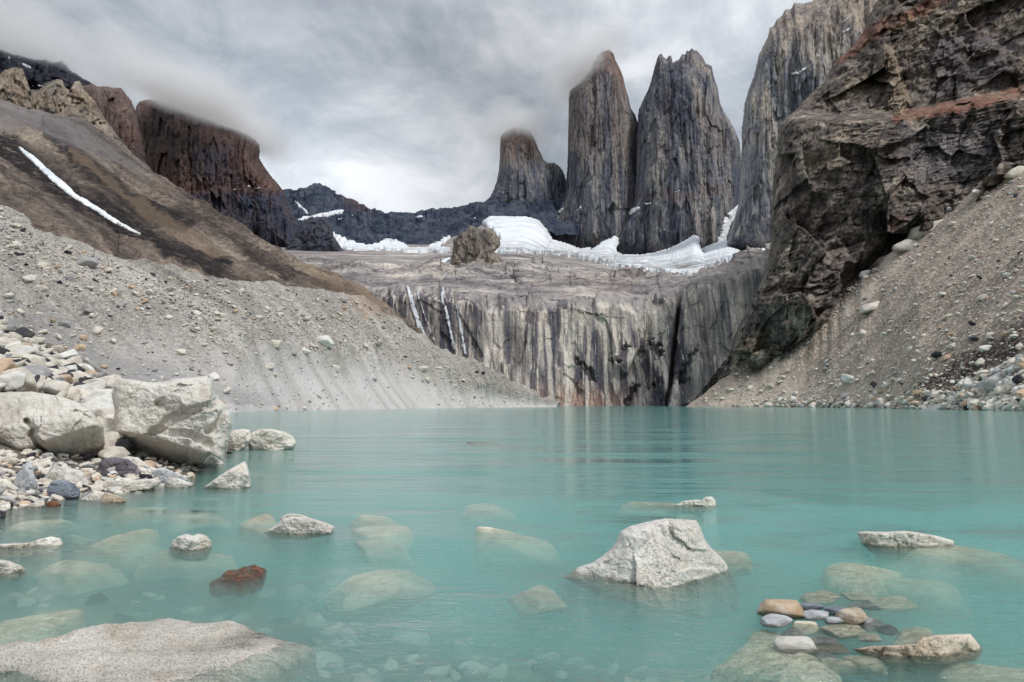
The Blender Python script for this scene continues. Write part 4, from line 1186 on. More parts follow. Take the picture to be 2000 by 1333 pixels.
m_fall, t, b = new_mat('white_water')
b.inputs['Base Color'].default_value = lin(222, 226, 232)
t.put(b.inputs['Normal'], t.bump(t.noise(t.mapping(t.pos(), scale=(1.2, 1.2, .08)), 1.0, 5), .8, .5))
T_WALL = bvh(['rock_wall', 'rock_bench'])
for lb, pts, wd in (('widest white waterfall, sliding down at the left end of the wall', [(796, 560), (800, 574), (804, 588), (808, 604), (815, 624), (820, 640), (829, 658)], [5, 6, 7, 8, 8, 9, 9]),
                    ('thin faint waterfall just right of the widest one', [(815, 566), (822, 594), (832, 625), (842, 652), (850, 668)], [2.5, 3, 3, 3.5, 3.5]),
                    ('waterfall in the middle of the group, splitting as it drops', [(864, 562), (866, 590), (872, 610), (878, 640), (884, 666), (888, 684)], [3, 4, 6, 5, 5, 5]),
                    ('straight slender waterfall at the right end of the group', [(890, 594), (896, 615), (900, 640), (904, 664), (909, 694)], [3, 4, 5, 5, 5])):
    o_ = drape('waterfall', strip(pts, np.array(wd) * 1.25), T_WALL, 1.6, m_fall, 1.0, 1.2, .2)
    if o_:
        tag(o_, lb, 'waterfall')

# ------------------------------------------------------------------ single boulders on the shore and in the lake
def wy(px, py):
    return water_point(px, py)[1]


def facets(seed, n=11, al=.62):
    """planes touching a dome at scattered points: a convex broken block"""
    r = np.random.default_rng(seed)
    out = []
    for q in range(n):
        a_, rr = 2.4 * q + r.uniform(-.5, .5), math.sqrt((q + .3) / n) * r.uniform(.75, 1.15)
        x, y = rr * math.cos(a_), rr * math.sin(a_)
        out.append((1.0 + al * rr * rr + r.uniform(-.04, .10), -2 * al * x, -2 * al * y))
    return out


def boulder(outline, ybase, thick, mat, label, planes=None, seed=1, N=150, M=34, amp=0.05, jag=2.0, back=None, edge=10.0, xb=None, extra=None, name='boulder', group=None, cat='boulder', sharp=70, dd=0.0):
    ol = np.asarray(outline, float)
    cx_ = ol.mean(0)
    D = wy(xb if xb is not None else cx_[0], ybase) + thick * .8 + dd

    def dsp(bp, px, py):
        q = bp / max(thick, .05)
        d = amp * thick * (nz(q, 2.0, 5, False, off=seed * 5.3) + .6 * nz(q, 4.0, 4, True, off=seed * 2.1) - .3 + 1.6 * terr(nz(q, 1.6, 4, False, off=seed * 4.3), 3, .2) + .8 * terr(nz(q, 4.5, 3, False, off=seed * 4.9), 3, .2))
        if not extra:
            wpx = np.ptp(ol[:, 0])
            d = d + thick * (facet(px, py, wpx * .32, wpx * .26, .10, .025, seed, .3, .2) + facet(px, py, wpx * .1, wpx * .085, .02, .009, seed + 5, .35))
        return d + (extra(bp, px, py) if extra else 0)
    o_ = inflate(name, ol, D, thick, mat, N, M, planes or facets(seed), back or thick, edge, jag=jag, disp=dsp, sharp=sharp, reg='%s_%d' % (name, seed), seed=seed, jagf=.25)
    return tag(o_, label, cat, group)


def bb_extra(bp, px, py):
    d = -.16 * area(px, py, [(300, 785), (318, 778), (328, 800), (312, 806)], 3, 3) + .10 * area(px, py, [(330, 770), (400, 760), (415, 800), (350, 810)], 10, 10)
    d -= .10 * band(px, py, [(300, 850), (340, 815), (380, 800), (420, 790)], 12, 10) + .12 * band(px, py, [(300, 840), (370, 850), (410, 870)], 10, 8)
    d -= .22 * band(px, py, [(405, 845), (425, 828), (440, 800), (424, 780)], 8, 5)
    d += .05 * nz(bp, 2.2, 5, True, off=4) + facet(px, py, 62, 50, .085, .02, 21, .3, .2) + facet(px, py, 17, 15, .014, .006, 22, .35)
    return d


boulder([(218, 772), (221, 752), (232, 739), (262, 742), (290, 747), (320, 746), (345, 740), (380, 737), (404, 735), (414, 744), (418, 764), (425, 778), (441, 791), (451, 812), (455, 830), (450, 848), (445, 870), (438, 890), (436, 902), (424, 893), (410, 889), (400, 900), (386, 922), (374, 934), (352, 932),
         (322, 916), (290, 905), (240, 900), (214, 900), (215, 872), (222, 840), (224, 800)], 925, .85, GR_BOULDER, 'biggest block, a cube-like pale boulder with a dark undercut base at the lake edge',
        [(1.30, .05, -.75), (1.0, .14, .0), (1.08, -.12, .35), (2.16, 1.16, 4.5), (2.1, 1.6, .1), (1.75, -1.2, .1), (1.55, -.6, -.5)], 101, 420, 110, .035, 2.2, 1.3, 14, extra=bb_extra, sharp=60)


def sl_extra(bp, px, py):
    d = -.22 * band(px, py, [(52, 822), (66, 838), (60, 850), (78, 876), (96, 893)], 7, 4) + .14 * area(px, py, [(66, 812), (120, 803), (190, 806), (206, 840), (200, 872), (140, 896), (90, 888), (70, 850)], 6, 5)
    d -= .10 * band(px, py, [(148, 804), (178, 820)], 6, 4)
    return d + .04 * nz(bp, 2.0, 5, True, off=14) + facet(px, py, 80, 54, .05, .014, 23, .3, .2) + facet(px, py, 20, 16, .013, .006, 24, .35)


boulder([(-160, 770), (-60, 762), (0, 767), (60, 765), (120, 774), (158, 788), (180, 800), (190, 818), (203, 834), (205, 868), (196, 885), (162, 905), (140, 916), (110, 911), (85, 918), (40, 916), (-20, 908), (-160, 900)], 950, .9, GR_PALE,
        'massive flat-topped pale boulder split by a crack, left of the cube-like block', [(1.08, 0, -2.0), (1.02, -.2, .15), (1.05, .15, .3), (1.40, 2.27, 4.0), (1.9, -1.4, 4.0)], 102, 420, 100, .03, 2.0, 1.6, 14, extra=sl_extra, sharp=60, dd=.9)

LB = [
    ([(190, 915), (195, 903), (205, 895), (225, 893), (250, 897), (266, 908), (276, 922), (270, 932), (255, 938), (225, 941), (198, 939), (191, 928)], 944, .34, GR_PURPLE, 'rounded purple-grey rock in front of the cube-like block', 3, 0),
    ([(232, 896), (250, 891), (270, 894), (285, 905), (297, 918), (297, 932), (280, 937), (262, 934), (245, 936), (236, 920)], 941, .24, GR_WHITE, 'white faceted rock tight against the right of the purple-grey rock', 4, .12),
    ([(297, 922), (306, 915), (318, 913), (335, 920), (360, 932), (379, 945), (370, 954), (330, 950), (300, 940)], 944, .25, GR_GREY, 'grey wedge stone tucked beneath the undercut of the cube-like block', 5, .2),
    ([(322, 942), (330, 933), (350, 935), (378, 945), (366, 960), (326, 960)], 952, .18, GR_WHITE, 'white three-cornered stone at the waterline beneath the cube-like block', 6, 0),
    ([(181, 950), (192, 941), (230, 938), (270, 937), (300, 935), (316, 940), (311, 949), (296, 955), (260, 961), (215, 966), (185, 964)], 959, .22, GR_PALE, 'long flat pale slab lying under the purple-grey rock', 7, 0),
    ([(156, 976), (172, 967), (192, 960), (206, 962), (200, 975), (196, 986), (160, 986)], 977, .14, GR_WHITE, 'white splinter of rock at the waterline, left of the brown shard', 8, 0),
    ([(196, 985), (199, 970), (206, 961), (222, 966), (240, 972), (248, 980), (240, 988), (205, 990)], 981, .14, GR_TAN, 'brown layered shard dipping into the water below the long slab', 9, 0),
    ([(89, 966), (94, 950), (100, 942), (115, 937), (130, 938), (145, 945), (155, 955), (158, 965), (151, 973), (125, 976), (93, 977)], 974, .2, GR_BLUE, 'blue-grey angular rock at the water in front of a white boulder', 10, 0),
    ([(75, 956), (76, 944), (85, 934), (95, 921), (105, 905), (118, 902), (130, 905), (138, 915), (155, 917), (166, 925), (175, 945), (173, 957), (160, 965), (120, 972), (78, 970)], 966, .32, GR_WHITE, 'white humped boulder standing behind the blue-grey rock', 11, .25),
    ([(25, 946), (35, 925), (45, 908), (55, 903), (63, 907), (68, 930), (74, 945), (76, 965), (66, 975), (45, 975), (27, 964)], 972, .25, GR_GREY, 'upright pointed grey stone left of the white humped boulder', 12, .1),
    ([(-20, 942), (0, 935), (14, 936), (25, 945), (38, 955), (37, 970), (22, 980), (-20, 980)], 978, .25, GR_PALE, 'pale striped rock left of the pointed grey stone', 13, .05),
    ([(-20, 912), (0, 908), (20, 910), (31, 918), (33, 930), (24, 942), (0, 948), (-20, 946)], 950, .22, GR_TAN, 'tan rounded stone under the massive boulder, above the pale striped rock', 14, .2),
    ([(64, 925), (70, 917), (82, 915), (92, 922), (90, 938), (78, 942), (66, 940)], 950, .14, GR_DARK, 'dark little stone wedged between the pointed stone and white boulder', 15, .35),
    ([(152, 928), (160, 918), (172, 917), (177, 926), (176, 946), (160, 952)], 955, .14, GR_TAN, 'small tan stone leaning on the right side of the white boulder', 16, .2),
    ([(174, 946), (182, 934), (194, 928), (197, 940), (188, 952), (176, 958)], 955, .12, GR_ORANGE, 'small buff stone between the white boulder and the purple-grey rock', 17, .2),
    ([(34, 984), (45, 972), (60, 968), (76, 973), (78, 982), (62, 988), (40, 994)], 984, .15, GR_PALE, 'flat pale stone in front of the pointed grey stone', 18, 0),
    ([(-20, 972), (0, 967), (20, 970), (34, 980), (30, 990), (0, 994), (-20, 994)], 986, .15, GR_GREY, 'low grey stone at the water below the pale striped rock', 19, 0),
    ([(-20, 984), (0, 981), (20, 980), (16, 992), (8, 1000), (-20, 1004)], 996, .13, GR_PALE, 'pale pointed stone above the dark wet one on the far left shore', 20, 0),
    ([(-20, 998), (0, 996), (12, 999), (11, 1008), (-4, 1016), (-20, 1016)], 1010, .1, GR_DARK, 'dark wet stone under the pale pointed one on the far left shore', 21, 0),
    ([(34, 994), (55, 986), (78, 978), (87, 976), (88, 986), (76, 998), (40, 1002)], 991, .1, GR_PALE, 'thin pale slab slanting into the water left of a rusty stone', 22, 0),
    ([(88, 984), (98, 978), (110, 978), (120, 985), (116, 992), (92, 993)], 987, .08, GR_RUST, 'small rusty brown stone poking out of the water by the shore', 23, 0),
    ([(396, 954), (420, 936), (445, 919), (462, 909), (478, 901), (484, 910), (488, 928), (490, 954), (474, 966), (408, 964)], 953, .36, GR_WHITE, 'shark-fin shaped white rock alone in the water off the shore', 24, 0),
    ([(441, 862), (446, 846), (458, 840), (474, 838), (488, 840), (492, 856), (484, 872), (470, 882), (446, 884)], 879, .45, GR_PALE, 'pale round boulder touching the long low one beyond the cube-like block', 25, 0),
    ([(484, 866), (490, 846), (508, 838), (530, 838), (552, 842), (572, 852), (580, 866), (574, 876), (540, 884), (490, 886)], 878, .6, GR_PALE, 'long low pale boulder furthest out beyond the cube-like block', 26, 0),
    ([(384, 936), (392, 908), (412, 888), (430, 893), (438, 906), (430, 918), (404, 930)], 912, .3, GR_WHITE, 'pale wedge half drowned at the right foot of the cube-like block', 27, .5),
]
for ol, yb, th, mt, lb, sd_, dd_ in LB:
    boulder(ol, yb, th, mt, lb, None, sd_, 110, 26, .07, 1.2, dd=dd_)


def cb_extra(bp, px, py):
    d = -.035 * band(px, py, [(1306, 1016), (1308, 1036), (1317, 1049), (1329, 1056), (1346, 1072)], 2.6, 5, .15) + .03 * area(px, py, [(1310, 1010), (1375, 1010), (1390, 1075), (1350, 1075), (1318, 1050)], 1.5, 3)
    d += .03 * area(px, py, [(1270, 1146), (1310, 1124), (1345, 1110), (1400, 1112), (1450, 1180), (1300, 1200)], 1.5, 5)
    return d + .015 * nz(bp, 5, 4, True, off=3) + facet(px, py, 70, 60, .024, .005, 25, .3, .2) + facet(px, py, 16, 14, .006, .003, 26, .35)


boulder([(1100, 1128), (1130, 1108), (1155, 1100), (1174, 1088), (1192, 1073), (1205, 1055), (1212, 1038), (1230, 1028), (1260, 1020), (1285, 1015), (1300, 1013), (1340, 1015), (1360, 1016), (1368, 1030), (1376, 1052), (1388, 1070), (1402, 1082), (1416, 1098), (1428, 1118), (1437, 1138), (1444, 1165), (1440, 1195), (1380, 1210),
         (1280, 1200), (1180, 1170)], 1128, .62, GR_WHITE, 'speckled white shark-back boulder with a crack, largest in the open water', [(.95, .38, -.6), (1.0, -.1, -.4), (1.12, -.9, -.3), (1.3, -1.5, .1), (1.1, .9, -.55)], 103, 360, 100,   .03, 1.6, .6, 10, xb=1297, extra=cb_extra, sharp=60, dd=-.12)
WB_ = [
    ([(1318, 988), (1334, 979), (1358, 976), (1371, 977), (1377, 971), (1391, 970), (1398, 978), (1399, 990), (1388, 1002), (1326, 1002)], 988, .16, GR_PALE, 'low brownish rock with a knob at one end, just past the speckled boulder', 31, 0),
    ([(1673, 1040), (1690, 1038), (1730, 1039), (1765, 1037), (1790, 1040), (1830, 1047), (1862, 1056), (1866, 1068), (1840, 1084), (1760, 1086), (1700, 1080), (1682, 1062)], 1066, .26, GR_PALE, 'long low plank-like rock with a rusty left tip, breaking the surface on the right', 32, 0),
    ([(1664, 1268), (1700, 1262), (1740, 1261), (1788, 1258), (1800, 1246), (1828, 1240), (1896, 1238), (1906, 1252), (1920, 1270), (1908, 1290), (1820, 1302), (1720, 1300)], 1276, .2, GR_TAN, 'rough brown and pink rock beside the heap of pebbles', 33, 0),
    ([(331, 1072), (337, 1056), (350, 1047), (364, 1043), (377, 1046), (389, 1042), (402, 1046), (413, 1057), (414, 1072), (404, 1092), (338, 1092)], 1072, .24, GR_WHITE, 'round white speckled rock with a notched top, alone in the shallows', 34, 0),
    ([(515, 1040), (540, 1026), (552, 1013), (572, 1009), (608, 1012), (634, 1020), (654, 1029), (650, 1044), (590, 1056), (530, 1054)], 1041, .3, GR_WHITE, 'smooth white dome-shaped rock between the notched rock and the pale drowned slab', 35, 0),
    ([(545, 1014), (556, 1006), (570, 1003), (588, 1005), (604, 1011), (600, 1020), (555, 1022)], 1013, .12, GR_PALE, 'little stone peeping out behind the white dome-shaped rock', 36, 0),
    ([(-50, 1064), (20, 1062), (58, 1060), (78, 1053), (100, 1048), (118, 1052), (124, 1064), (112, 1080), (60, 1090), (-50, 1090)], 1068, .2, GR_PALE, 'low rock with a raised knob at the far left edge, upper of two', 37, 0),
    ([(-40, 1100), (0, 1093), (20, 1096), (45, 1107), (52, 1118), (34, 1134), (-40, 1136)], 1118, .18, GR_PALE, 'low speckled rock at the far left edge, lower of two', 38, 0),
]
for ol, yb, th, mt, lb, sd_, dd_ in WB_:
    boulder(ol, yb, th, mt, lb, None, sd_, 160, 36, .07, 1.6, dd=dd_)


def slab(outline, z0, ax, ay, thick, mat, label, seed=1, N=150, M=40, jag=4.0, amp=.03, name='slab', cat='rock slab', dome=0.0, flare=0.0, group=None):
    """a flat stone lying in the shallows: its upper face lies on the plane z = z0 + ax (x - xc) + ay (y - yc)"""
    ol = resample(outline, N, closed=True)[:, :2]
    cpx = ol.mean(0)
    C0 = water_point(cpx[0], cpx[1], z0)
    d = dirs(ol[:, 0], ol[:, 1])
    tt = (z0 - ax * C0[0] - ay * C0[1] - CAM_H) / (d[:, 2] - ax * d[:, 0] - ay * d[:, 1])
    rim = d * tt[:, None] + np.array([0, 0, CAM_H])
    ang = np.arange(N) / N * 2 * np.pi
    e = fbm(np.stack([np.cos(ang) * 6, np.sin(ang) * 6, np.full(N, seed * 3.3)], -1), 3, .5)
    c2 = rim[:, :2].mean(0)
    rv = rim[:, :2] - c2
    rl = np.linalg.norm(rv, axis=1)
    rv0 = rv
    rv = rv * (1 + e * jag / 60.0)[:, None]
    s = np.sin(np.linspace(0, 1, M + 1)[1:] * np.pi / 2)
    mx = s[:, None] ** 4
    X = c2[0] + s[:, None] * (rv0[None, :, 0] * (1 - mx) + rv[None, :, 0] * mx)
    Y = c2[1] + s[:, None] * (rv0[None, :, 1] * (1 - mx) + rv[None, :, 1] * mx)
    Z = z0 + ax * (X - C0[0]) + ay * (Y - C0[1])
    q = np.stack([X, Y, Z * 0 + seed], -1)
    sc = 1.0 / max(rl.mean(), .05)
    bump_ = amp * (nz(q, 2.2 * sc, 5) + .6 * nz(q, 5 * sc, 4, True) - .2)
    bump_ = bump_ - dome * s[:, None] ** 2.2 * (1 + .8 * fbm(q * sc * 1.1, 3))
    edge_ = thick * .35 * (1 - np.sqrt(np.maximum(1 - s[:, None] ** 10, 0)))
    top = np.stack([X, Y, Z + bump_ - edge_], -1)
    sides = []
    zr = top[-1][:, 2]
    for k_, sh in ((.25, 1 + .03 * flare), (.6, 1 + .35 * flare), (1.0, 1 + .6 * flare if flare else .9)):
        sides.append(np.stack([c2[0] + rv[:, 0] * sh, c2[1] + rv[:, 1] * sh, zr - thick * k_], -1))
    v = np.concatenate([[[c2[0], c2[1], z0 + ax * (c2[0] - C0[0]) + ay * (c2[1] - C0[1]) + bump_[0].mean()]], top.reshape(-1, 3), np.concatenate(sides), [[c2[0], c2[1], sides[-1][:, 2].mean()]]])
    i = np.arange(N)
    i2 = (i + 1) % N
    f3 = np.concatenate([np.stack([0 * i, 1 + i, 1 + i2], -1), np.stack([0 * i + len(v) - 1, 1 + (M + 2) * N + i2, 1 + (M + 2) * N + i], -1)])
    f4 = grid_faces(M + 3, N, 1, True)[:, ::-1]
    ar = np.sum(rv[:, 0] * np.roll(rv[:, 1], -1) - np.roll(rv[:, 0], -1) * rv[:, 1])
    if ar < 0:
        f3, f4 = f3[:, ::-1], f4[:, ::-1]
    f4 = f4[:, ::-1] if False else f4
    o_ = mesh_from(name, v, [f3, f4], mat, True)
    return tag(o_, label, cat, group)


slab([(-80, 1262), (0, 1249), (60, 1240), (180, 1214), (260, 1206), (340, 1195), (390, 1203), (470, 1206), (520, 1222), (570, 1240), (620, 1249), (560, 1276), (460, 1312), (380, 1342), (330, 1380), (190, 1372), (160, 1336), (70, 1312), (30, 1290), (-80, 1286)], .034, -.052, .012, .35, GR_SPK,
     'great flat speckled slab awash in the bottom left corner', 41, 360, 90, 3, .035)
SUBS = [
    ([(670, 1102), (690, 1088), (720, 1087), (770, 1094), (800, 1110), (832, 1134), (790, 1141), (740, 1143), (690, 1127)], -.035, -.02, 0, .25, 'pale slab just under the surface left of the speckled boulder'),
    ([(1600, 1107), (1610, 1091), (1640, 1088), (1690, 1092), (1770, 1110), (1735, 1122), (1705, 1146), (1660, 1141), (1615, 1123)], -.07, .02, 0, .3, 'drowned kite-shaped boulder in front of the plank-like rock'),
    ([(1388, 1288), (1470, 1216), (1482, 1211), (1560, 1228), (1600, 1260), (1650, 1320), (1600, 1350), (1545, 1322), (1470, 1302)], -.06, .06, 0, .25, 'drowned sloping slab left of and under the pebble heap'),
    ([(1700, 1062), (1760, 1044), (1860, 1046), (1985, 1060), (2000, 1078), (1850, 1088), (1740, 1082)], -.03, -.05, 0, .2, 'drowned tail of rock running right from the plank-like rock'),
    ([(1735, 1252), (1750, 1220), (1790, 1208), (1815, 1212), (1850, 1250), (1850, 1268), (1750, 1272)], -.07, 0, 0, .25, 'drowned boulder showing behind the rough brown and pink rock'),
    ([(1880, 1300), (1920, 1274), (2010, 1268), (2060, 1290), (2020, 1345), (1910, 1340)], -.10, 0, 0, .3, 'drowned boulder cut by the lower right corner'),
    ([(1210, 984), (1270, 978), (1330, 977), (1386, 982), (1350, 991), (1260, 992)], -.02, .02, 0, .15, 'drowned ledge trailing left from the knobbed brownish rock'),
    ([(893, 982), (915, 975), (960, 977), (1012, 984), (980, 992), (920, 994)], -.025, 0, 0, .2, 'drowned buff slab out in mid-lake, behind the speckled boulder'),
    ([(470, 1020), (500, 1010), (535, 1008), (545, 1018), (520, 1028), (480, 1028)], -.03, 0, 0, .2, 'drowned stone left of the white dome-shaped rock'),
    ([(676, 1010), (705, 1001), (768, 1004), (770, 1012), (730, 1016)], -.03, 0, 0, .2, 'drowned slab right of the white dome, further from the camera'),
    ([(694, 1030), (730, 1018), (790, 1022), (815, 1030), (770, 1038), (715, 1038)], -.04, 0, 0, .2, 'drowned slab right of the white dome, nearer the camera'),
    ([(690, 1058), (730, 1046), (790, 1048), (790, 1062), (730, 1068)], -.055, 0, 0, .2, 'deep drowned stone between the white dome and the pale drowned slab'),
    ([(310, 1002), (350, 992), (440, 990), (446, 1000), (380, 1008)], -.03, 0, 0, .2, 'drowned tan slab out from the flat shore slabs'),
    ([(0, 1020), (60, 1008), (130, 1002), (140, 1010), (60, 1028), (0, 1032)], -.015, .0, 0, .15, 'drowned pale ledge skimming the surface near the left shore'),
    ([(1000, 1155), (1030, 1140), (1075, 1142), (1090, 1156), (1050, 1168)], -.09, 0, 0, .2, 'dim drowned stone left of the speckled boulder'),
    ([(900, 1052), (960, 1036), (1060, 1036), (1090, 1046), (1010, 1058)], -.07, 0, 0, .2, 'dim drowned slab in the deep water at mid-lake'),
    ([(-60, 1215), (0, 1194), (32, 1186), (62, 1190), (84, 1202), (74, 1226), (40, 1248), (-60, 1256)], -.01, -.05, .05, .25, 'half drowned stone above the great flat slab on the left'),
    ([(300, 1062), (340, 1076), (430, 1060), (470, 1070), (420, 1092), (320, 1092)], -.08, 0, 0, .2, 'drowned shelf round the foot of the notched white rock'),
    ([(1380, 1086), (1400, 1068), (1440, 1072), (1470, 1082), (1440, 1094)], -.03, 0, 0, .2, 'drowned stone at the right flank of the speckled boulder'),
    ([(200, 1000), (240, 985), (300, 982), (330, 990), (260, 1008)], -.045, 0, 0, .2, 'drowned stone below the brown layered shard'),
    ([(180, 1052), (240, 1040), (300, 1044), (290, 1058), (220, 1066)], -.07, 0, 0, .2, 'dim drowned slab between the knobbed rock and the notched rock'),
    ([(60, 1100), (140, 1086), (210, 1090), (220, 1106), (130, 1120)], -.07, 0, 0, .2, 'broad dim drowned slab right of the two rocks at the far left edge'),
    ([(1690, 1130), (1780, 1120), (1880, 1128), (1850, 1145), (1740, 1148)], -.14, 0, 0, .2, 'dim drowned slab right of the kite-shaped drowned boulder'),
    ([(920, 868), (960, 861), (1020, 863), (1010, 869), (950, 871)], -.005, 0, 0, .3, 'dark low shoal barely awash far out in the lake'),
]
slab([(410, 1136), (440, 1118), (470, 1108), (500, 1104), (522, 1110), (515, 1124), (470, 1138)], -.012, .03, 0, .1, GR_RUST, 'rust red stone barely awash above the great flat slab', 90, 110, 24, 4, .04)

# ------------------------------------------------------------------ loose stones: shared shapes, one object each
SHAPES = []
for k in range(12):
    sv, sfc = rock_shape(200 + k, 4, 12 + k % 6, 46, .035, (.62, .75, .5, .68)[k % 4], (1.2, 1.4, 1.05, 1.3)[k % 4])
    SHAPES.append((sv, sfc))
MESHES = {}


def stone_mesh(k, mat, soft=False):
    key = (k, mat.name)
    if key not in MESHES:
        v, f = SHAPES[k]
        o_ = mesh_from('stone', v, f, mat, True, origin=np.zeros(3))
        MESHES[key] = o_.data
        bpy.data.objects.remove(o_)
    return MESHES[key]


def stone(name, loc, dims, rot, k, mat, label, cat, group=None):
    o_ = bpy.data.objects.new(name, stone_mesh(k, mat))
    S.collection.objects.link(o_)
    o_.location, o_.scale, o_.rotation_euler = loc, dims, rot
    return tag(o_, label, cat, group)


for q, (ol, z_, ax_, ay_, th, lb) in enumerate(SUBS):
    if q in (1, 2, 4):
        slab(ol, z_ * .5, ax_, ay_, th * .8, GR_SUB, lb, 50 + q, 150, 34, 7, .015, dome=.05, flare=.25)
        continue
    oa = np.asarray(ol, float)
    zt = z_ * (.45 if q < 6 else .8) - .006
    wp = water_point(oa[:, 0], oa[:, 1], zt)
    hx, hy = np.ptp(wp[:, 0]) / 2, np.ptp(wp[:, 1]) / 2
    hy = min(max(hy, .35 * hx), 1.6 * hx)
    hz = min(.5 * hx, .28)
    k_ = (q * 5 + 2) % 12
    fl_ = (.62, .75, .5, .68)[k_ % 4] / (1.2, 1.4, 1.05, 1.3)[k_ % 4]
    stone('sunken_rock', (wp[:, 0].mean(), wp[:, 1].mean(), zt - hz * .92), (hx * 1.08, hy * 1.3, hz / max(fl_, .3)), (0.06 * (q % 3 - 1), 0.05 * (q % 2), 0.5 * (q % 3 - 1)), k_, GR_SUB if q != 23 else GR_TAN, lb, 'rock')

PEB = [  # px, py, width, height, height of its middle over the water, stone, label
    (1528, 1189, 84, 40, .030, GR_ORANGE, 'largest buff pebble at the back of the heap'),
    (1514, 1214, 80, 34, .015, GR_GREY, 'long pale grey pebble at the left edge of the heap'),
    (1596, 1200, 50, 20, .022, GR_GREY, 'oval pale pebble in the middle of the back row'),
    (1586, 1184, 42, 16, .008, GR_BLUE, 'bluish flat pebble behind the oval pale pebble'),
    (1632, 1194, 42, 20, .016, GR_BLUE, 'bluish grey pebble right of the oval pale pebble'),
    (1626, 1212, 36, 18, .012, GR_GREY, 'small oval grey pebble in front of the bluish grey one'),
    (1664, 1205, 54, 30, .026, GR_TAN, 'speckled brown pebble at the right end of the back row'),
    (1552, 1257, 78, 36, .012, GR_WHITE, 'white boulder-shaped pebble in front of the heap'),
    (1578, 1228, 54, 30, -.035, GR_SUB, 'wedge-shaped drowned pebble in the middle of the heap'),
    (1646, 1233, 92, 32, -.035, GR_SUB, 'long drowned stone across the middle of the heap'),
    (1550, 1238, 50, 16, -.03, GR_GREY, 'thin drowned pebble behind the white boulder-shaped pebble'),
    (1604, 1252, 62, 20, -.03, GR_GREY, 'flat drowned pebble right of the white boulder-shaped pebble'),
    (1624, 1268, 62, 22, -.05, GR_TAN, 'brownish drowned pebble under the flat drowned one'),
    (1568, 1290, 58, 36, -.045, GR_SUB, 'rounded drowned pebble below the white boulder-shaped one'),
    (1612, 1284, 46, 22, -.05, GR_GREY, 'small grey drowned pebble at the front of the heap'),
    (1640, 1300, 62, 34, -.06, GR_SUB, 'round drowned pebble at the front of the heap'),
    (1690, 1302, 76, 44, -.08, GR_SUB, 'big dim drowned pebble at the front right of the heap'),
    (1606, 1325, 64, 50, -.09, GR_SUB, 'egg-shaped dim pebble nearest the camera under the heap'),
    (1700, 1220, 50, 20, -.03, GR_GREY, 'drowned grey pebble right of the speckled brown one'),
    (1732, 1230, 44, 22, -.045, GR_BLUE, 'dim bluish pebble at the right edge of the heap'),
    (1606, 1168, 84, 24, -.05, GR_SUB, 'drowned oval stone behind the heap, left of two'),
    (1676, 1166, 66, 22, -.05, GR_SUB, 'drowned oval stone behind the heap, right of two'),
    (1740, 1180, 96, 20, -.07, GR_SUB, 'drowned flake of rock trailing away behind the heap'),
    (1686, 1184, 56, 16, -.035, GR_GREY, 'slim drowned pebble behind the speckled brown one'),
    (1700, 1246, 40, 18, -.05, GR_SUB, 'little drowned pebble left of the rough brown and pink rock'),
]
for q, (px_, py_, w_, h_, zc, mt, lb) in enumerate(PEB):
    c_ = water_point(px_, py_, zc)
    s_ = c_[1] / F
    k_ = q % 12
    stone('pebble', c_, (w_ * s_ * .54, w_ * s_ * .42, max(h_ * s_ * .62, .03) / (.62, .75, .5, .68)[k_ % 4] * .8), (0, 0, (q * 1.7) % .9 - .45), k_, mt, lb, 'pebble', 'pebbles in the heap')


def scatter(tree, poly, n, smin_, smax_, power, seed, minpx=0.0, dens=None):
    r = np.random.default_rng(seed)
    poly = np.asarray(poly, float)
    (xa, ya), (xb, yb) = poly.min(0), poly.max(0)
    out = []
    tries = 0
    while len(out) < n and tries < n * 12:
        tries += 1
        x, y = r.uniform(xa, xb), r.uniform(ya, yb)
        if not in_poly(poly, np.array(x), np.array(y)):
            continue
        if dens is not None and r.uniform() > dens(x, y):
            continue
        hit, nrm, _, dist = cast(tree, x, y)
        if hit is None:
            continue
        u_ = r.uniform()
        s_ = (smin_ ** -power + u_ * (smax_ ** -power - smin_ ** -power)) ** (-1 / power)
        if s_ / dist * F < minpx:
            s_ = minpx * dist / F
        out.append((s_ / dist, s_, hit, nrm, r.uniform(0, 6.28), r.integers(0, 12), r.uniform(), r.normal(size=2) * .3))
    out.sort(key=lambda a_: -a_[0])
    return out


